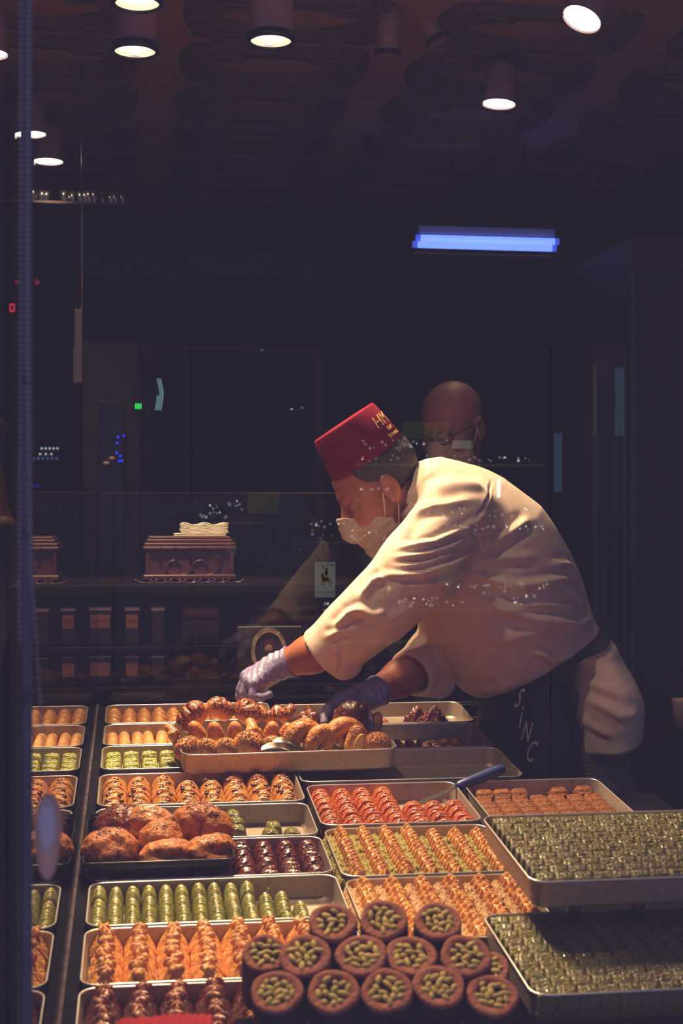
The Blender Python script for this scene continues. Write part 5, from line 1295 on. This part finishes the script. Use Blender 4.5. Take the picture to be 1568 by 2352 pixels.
# ================================================================== far end of the shop
m_brown = mat('brown_cabinet_laminate', (.055, .036, .030), .6, col2=(.065, .043, .036), nscale=6)
def px_box(px0, px1, py0, py1, Y, dy):
    a, b_ = at(px0, py1, Y), at(px1, py0, Y); return a, b_, dy
a, b_ = at(190, 785, 5.3), at(322, 785, 5.3)
g = empty('tall_cabinet', ((a[0] + b_[0])/2, 5.5, 0)); tag(g, 'tall brown cabinet in the dark behind the glass screen corner', 'cabinet'); hw = (b_[0] - a[0])/2
MB().box((-hw, -.2, 0), (hw, .2, a[2]), .004).obj('body', m_brown, g); MB().box((-hw*.5, -.206, 1.2), (hw*.5, -.2, a[2] - .32)).obj('dark_door', m_blackmetal, g)
a, b_ = at(326, 785, 5.3), at(750, 785, 5.3)
g = empty('door_frame', (a[0], 5.4, 0)); tag(g, 'brown door frame far back, right of the tall cabinet', 'door frame')
MB().box((0, 0, 0), (.035, .08, a[2]), .003).obj('jamb', m_brown, g); MB().box((.036, 0, a[2] - .02), (b_[0] - a[0], .08, a[2]), .003).obj('head_piece', m_brown, g); MB().box((b_[0] - a[0] - .035, 0, 0), (b_[0] - a[0], .08, a[2] - .021), .003).obj('jamb', m_brown, g)
a, b_ = at(190, 640, 6.2), at(760, 575, 6.2)
o = MB().box((a[0], 6.2, a[2]), (b_[0], 6.88, b_[2]), .006).obj('ceiling_beam', m_brown); tag(o, 'brown boxed beam high on the far wall', 'beam')
# tall glass-door coolers at the right
m_coolframe = mat('cooler_frame', (.05, .055, .075), .4); m_coolglass = glass('cooler_glass', 1.12)
def cooler(label, px0, px1, pytop, Y, depth):
    a, b_ = at(px0, pytop, Y), at(px1, pytop, Y); hw = (b_[0] - a[0])/2; H = a[2]
    g = empty('glass_door_cooler', ((a[0] + b_[0])/2, Y + depth/2, 0)); tag(g, label, 'cooler')
    MB().box((-hw, -depth/2 + .03, 0), (hw, depth/2, H), .006).obj('body', m_signdark, g)
    MB().box((-hw, -depth/2, H - .11), (hw, -depth/2 + .029, H), .003).obj('top_panel', m_brown, g)
    d = MB()
    for x in (-hw, hw - .018): d.box((x, -depth/2, .1), (x + .018, -depth/2 + .028, H - .112), .002)
    d.box((-hw + .0185, -depth/2, .1), (hw - .0185, -depth/2 + .028, .13), .002); dd = d.obj('door', m_coolframe, g)
    MB().box((-hw + .0185, -depth/2 + .010, .131), (hw - .0185, -depth/2 + .016, H - .113)).obj('pane', m_coolglass, dd)
    MB().box((hw*.1, -depth/2 - .022, 1.0), (hw*.1 + .012, -depth/2 - .008, H - .25), .002).obj('handle', m_coolframe, dd)
cooler('narrow glass-door cooler behind the worker\'s back', 1362, 1440, 790, 4.4, .5)
cooler('tall dark glass-door cooler at the right edge', 1448, 1720, 540, 4.4, .6)
# appliance with blue lights, LED pieces
def led(name, col, s): return mat(name, col, .5, emit=col, estr=s)
m_ledb, m_ledg, m_ledr, m_ledc, m_ledw = led('led_blue', (.02, .05, 1), .9), led('led_green', (.02, 1, .12), .9), led('led_red', (1, .03, .06), .7), led('led_cyan', (.45, .85, .9), .45), led('led_white', (.75, .9, 1), .5)
a, b_ = at(226, 920, 5.0), at(286, 920, 5.0)
p = at(256, 1060, 5.0); g = empty('dark_appliance', (p[0], 5.05, p[2])); tag(g, 'dark appliance with small blue lights in front of the tall cabinet', 'appliance'); hw = (b_[0] - a[0])/2
MB().box((-hw, -.04, -p[2]), (hw, .1, a[2] - p[2]), .004).obj('housing', m_blackmetal, g)
for px, py in ((271, 1004), (284, 1001), (269, 1018), (268, 1040), (276, 1047), (280, 1058), (273, 1059)): q = at(px, py, 5.0); MB().ball((q[0] - p[0], -.045, q[2] - p[2]), .0045, 8, 6).obj('blue_light', m_ledb, g, smooth=True)
for px, py in ((257, 1052), (244, 1063)): q = at(px, py, 5.0); MB().ball((q[0] - p[0], -.045, q[2] - p[2]), (.011, .004, .005), 8, 6).obj('amber_light', led('led_amber', (1, .5, .12), .12), g, smooth=True)
g = empty('led_display', at(318, 933, 5.287)); tag(g, 'small green three-bar display glowing in the dark', 'display')
MB().box((-.016, .002, -.014), (.016, .012, .014)).obj('case', m_blackmetal, g)
for k in range(3): MB().box((-.012 + k*.0085, -.002, -.010), (-.007 + k*.0085, .001, .010), .001).obj('green_bar', m_ledg, g)
g = empty('curved_led_sign', at(358, 905, 6.885)); tag(g, 'curved strip of pale cyan lights glowing behind the glass screen', 'led sign')
b = MB(); back = MB()
for k in range(24):
    t = k/23; z = (.055 - t*.112)*1.0; cx = .010*math.sin(t*PI*.9) + .004
    for c in range(3 if k > 12 else 2): b.box((cx + c*.0085 - .010*(k > 12), -.003, z - .0012), (cx + c*.0085 + .0045 - .010*(k > 12), .001, z + .0014))
for q_ in (b,): q_.v = [(x*1.3, y, z*1.3) for x, y, z in q_.v]
b.obj('light_dots', m_ledc, g); MB().box((-.013, .002, -.080), (.039, .014, .080), .002).obj('backing', m_blackmetal, g)
for px, py, m, nm, lab in ((28, 707, m_ledr, 'red_digit', 'small red digit display left of the window bar'), (85, 648, led('led_red_dim', (.6, .02, .04), .25), 'red_lamp', 'dim red round light right of the window bar'), (40, 648, led('led_red_dimmer', (.5, .02, .04), .16), 'red_lamp', 'dim red round light behind the window bar')):
    p = at(px, py, 6.875); g = empty(nm, p); tag(g, lab, 'light'); q = MB()
    if nm == 'red_digit':
        for x0, x1, z0, z1 in ((-.006, .006, .010, .013), (-.006, .006, -.013, -.010), (-.008, -.005, -.012, .012), (.005, .008, -.012, .012)): q.box((x0, -.003, z0), (x1, .001, z1))
        q.v = [(x*1.4, y, z*1.4) for x, y, z in q.v]; q.obj('segments', m, g)
    else: q.ball((0, 0, 0), (.0125, .005, .0125), 12, 8).obj('lens', m, g, smooth=True)
    MB().box((-.020, .004, -.024), (.020, .024, .024), .002).obj('case', m_blackmetal, g)
for k, (x0, x1, py, n, m) in enumerate(((78, 130, 1053, 6, led('led_blue_dim', (.15, .25, .7), .35)), (96, 132, 1030, 5, m_ledw), (92, 118, 1043, 3, m_ledw), (76, 90, 1116, 4, m_ledb), (134, 146, 1160, 2, led('led_violet', (.08, .06, .6), .4)), (134, 146, 1194, 2, led('led_violet2', (.12, .06, .4), .3)))):
    g = empty('light_row', at((x0 + x1)/2, py, 6.885)); tag(g, ('row of small blue lights left of the dark appliance', 'upper row of white glints left of the dark appliance', 'lower row of white glints left of the dark appliance', 'short blue light strip beside the window bar', 'pair of violet lights below the blue strip', 'lowest pair of violet lights at the left')[k], 'light')
    for q in np.linspace(x0, x1, n): p = at(q, py, 6.885) - np.array(g.location); MB().ball(p, .005, 8, 6).obj('bulb', m, g, smooth=True)
    MB().box((-(x1-x0)/950 - .01, .004, -.008), ((x1-x0)/950 + .01, .014, .008)).obj('rail', m_blackmetal, g)
# pale cloth strip hanging high at the left
def strip(P): return sbox(P, (0, 0, 0), (.0125, .004, .115), .003) + .002*np.sin(P[:, 0]*500 + P[:, 2]*9)
g = empty('hanging_towel', at(179, 795, 4.5)); tag(g, 'pale hanging cloth strip high at the left', 'towel')
link_mesh('cloth', sdf_mesh('cloth', strip, (-.03, -.015, -.13), (.03, .015, .13), .003, mat('towel_cream', (.60, .46, .36), .9)), g)
MB().tube([(.012, .006, -.1), (.012, .006, 2.75 - g.location.z)], .0025, 8).obj('rail', m_steelrod, g, smooth=True)
# high rack of glass bits that sparkle under the upper-left lamp
m_crystal = mat('crystal_bits', (.45, .38, .30), .08, metal=.8)
p = at(170, 455, 5.1); g = empty('glass_rack', p); tag(g, 'high rack of sparkling glasses under the upper left spotlights', 'rack')
r = np.random.default_rng(6); MB().box((-.30, -.05, -.03), (.22, .08, -.022)).obj('rack_board', m_brown, g)
for k in range(20): 
    x = r.uniform(-.16, .18); b = MB(); b.lathe([(.008, -.022), (.010, .0), (.013, .022), (.0125, .022), (.009, .0), (.006, -.018)], 12, c=(x, r.uniform(-.03, .05), 0)); b.obj('glass', m_crystal, g, smooth=True)

# ================================================================== across the street: the jeweller's window that the shop glass mirrors
VY = 4.6; RY = 2*1.103 - VY
def mir(px, py): q = at(px, py, VY); return np.array([q[0], RY, q[2]])
V = empty('jewellery_vitrine', (mir(985, 1200)[0], RY, 0)); tag(V, 'jeweller\'s lit display across the street, mirrored faintly over the jacket', 'vitrine'); VO = np.array(V.location)
m_vitglow = mat('jewel_glint_glow', (1, 1, 1), .5, emit=(.85, .95, .80), estr=4.0); m_vitglow2 = mat('jewel_glint_glow_soft', (1, 1, 1), .5, emit=(.75, .80, .70), estr=.9)  # jewel glints painted as emission, in place of lamp light they reflect
m_vitpanel = mat('vitrine_panel_glow', (.5, .5, .5), .6, emit=(.50, .58, .55), estr=1.0); m_vitdim = mat('vitrine_dim_glow', (.4, .4, .4), .6, emit=(.42, .40, .38), estr=.46); m_vitbar = mat('vitrine_led_bar', (1, 1, 1), .5, emit=(.65, .95, 1.0), estr=5)
def vbox(name, x0, x1, y0, y1, m, d=.02, parent=None):
    a, b_ = mir(x0, y1) - VO, mir(x1, y0) - VO
    return MB().box((a[0], -d, a[2]), (b_[0], 0, b_[2])).obj(name, m, parent or V)
r = np.random.default_rng(17)
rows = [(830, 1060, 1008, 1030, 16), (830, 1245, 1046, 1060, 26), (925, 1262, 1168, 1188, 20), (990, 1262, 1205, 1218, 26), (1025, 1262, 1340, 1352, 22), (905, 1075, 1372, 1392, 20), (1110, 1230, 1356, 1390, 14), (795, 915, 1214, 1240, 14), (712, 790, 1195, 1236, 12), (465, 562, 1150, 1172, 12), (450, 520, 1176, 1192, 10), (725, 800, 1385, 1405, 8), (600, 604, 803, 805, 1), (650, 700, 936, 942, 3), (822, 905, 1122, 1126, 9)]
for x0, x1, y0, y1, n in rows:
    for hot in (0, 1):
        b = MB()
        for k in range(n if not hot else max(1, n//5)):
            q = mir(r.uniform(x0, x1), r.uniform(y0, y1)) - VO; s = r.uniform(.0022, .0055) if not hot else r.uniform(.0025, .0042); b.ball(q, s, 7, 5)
        o = b.obj('jewel_glints', m_vitglow if hot else m_vitglow2, V, smooth=True); o['kind'] = 'stuff'
for x0, x1, y in ((820, 1250, 1066), (905, 1265, 1224), (900, 1240, 1400), (455, 600, 1200), (700, 800, 1245)): vbox('glass_shelf', x0, x1, y, y + 3, m_vitdim, .06)  # shelves glow by emission instead of catching the vitrine's light
for x0, x1, y0, y1 in ((815, 821, 1145, 1232), (899, 905, 1145, 1232), (815, 905, 1145, 1151)): vbox('glow_frame', x0, x1, y0, y1, m_vitdim)
vbox('led_bar', 1143, 1148, 1100, 1143, m_vitbar)
for x0, x1, y0, y1, m in ((1122, 1205, 1305, 1368, m_vitdim), (1010, 1042, 1290, 1345, m_vitdim), (925, 1030, 970, 1006, m_vitdim), (1040, 1082, 1012, 1030, m_vitpanel), (570, 640, 1130, 1180, m_vitdim), (720, 1030, 1470, 1480, m_vitdim), (1365, 1368, 840, 1000, m_vitdim), (1415, 1432, 845, 1000, mat('vitrine_blue', (.2, .2, .3), .6, emit=(.2, .3, .50), estr=.9)), (1275, 1290, 995, 1130, mat('vitrine_blue2', (.2, .2, .3), .6, emit=(.2, .32, .54), estr=1.0))): vbox('glow_panel', x0, x1, y0, y1, m)  # pale display panels and strips; their lit look is put in as emission
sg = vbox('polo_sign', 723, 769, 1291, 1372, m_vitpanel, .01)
m_signink = mat('sign_ink', (.02, .02, .025), .7)
def sgp(px, py, dy=.012): q = mir(px, py) - VO; return (q[0], dy*.3 + .002, q[2])
b = MB()
for px, py, rx, rz in ((746, 1330, .013, .008), (739, 1322, .005, .007), (748, 1316, .005, .009), (750, 1306, .0035, .004)): q = sgp(px, py); b.ball(q, (rx, .001, rz), 10, 6)
for l_ in (((741, 1333), (735, 1343)), ((745, 1335), (743, 1346)), ((752, 1334), (758, 1344)), ((756, 1332), (763, 1340)), ((750, 1312), (738, 1300))): b.tube([sgp(*l_[0]), sgp(*l_[1])], .0018, 5)
b.obj('polo_rider', m_signink, sg)
for s, py, sz in (('BEVERLY HILLS', 1299, .0085), ('POLO CLUB', 1362, .0105)):
    o = link_mesh('sign_text', text_mesh('sign_text', s, sz, m_signink), sg); q = sgp(746, py); o.location = (q[0], q[1] + .002, q[2]); o.rotation_euler = (PI/2, 0, PI)
for px in (441, 1268): q = mir(px, 1200) - VO; MB().tube([(q[0], -.03, 0), (q[0], -.03, 1.9)], .0015, 6).obj('support_rod', m_steelrod, V)
clear_priv()
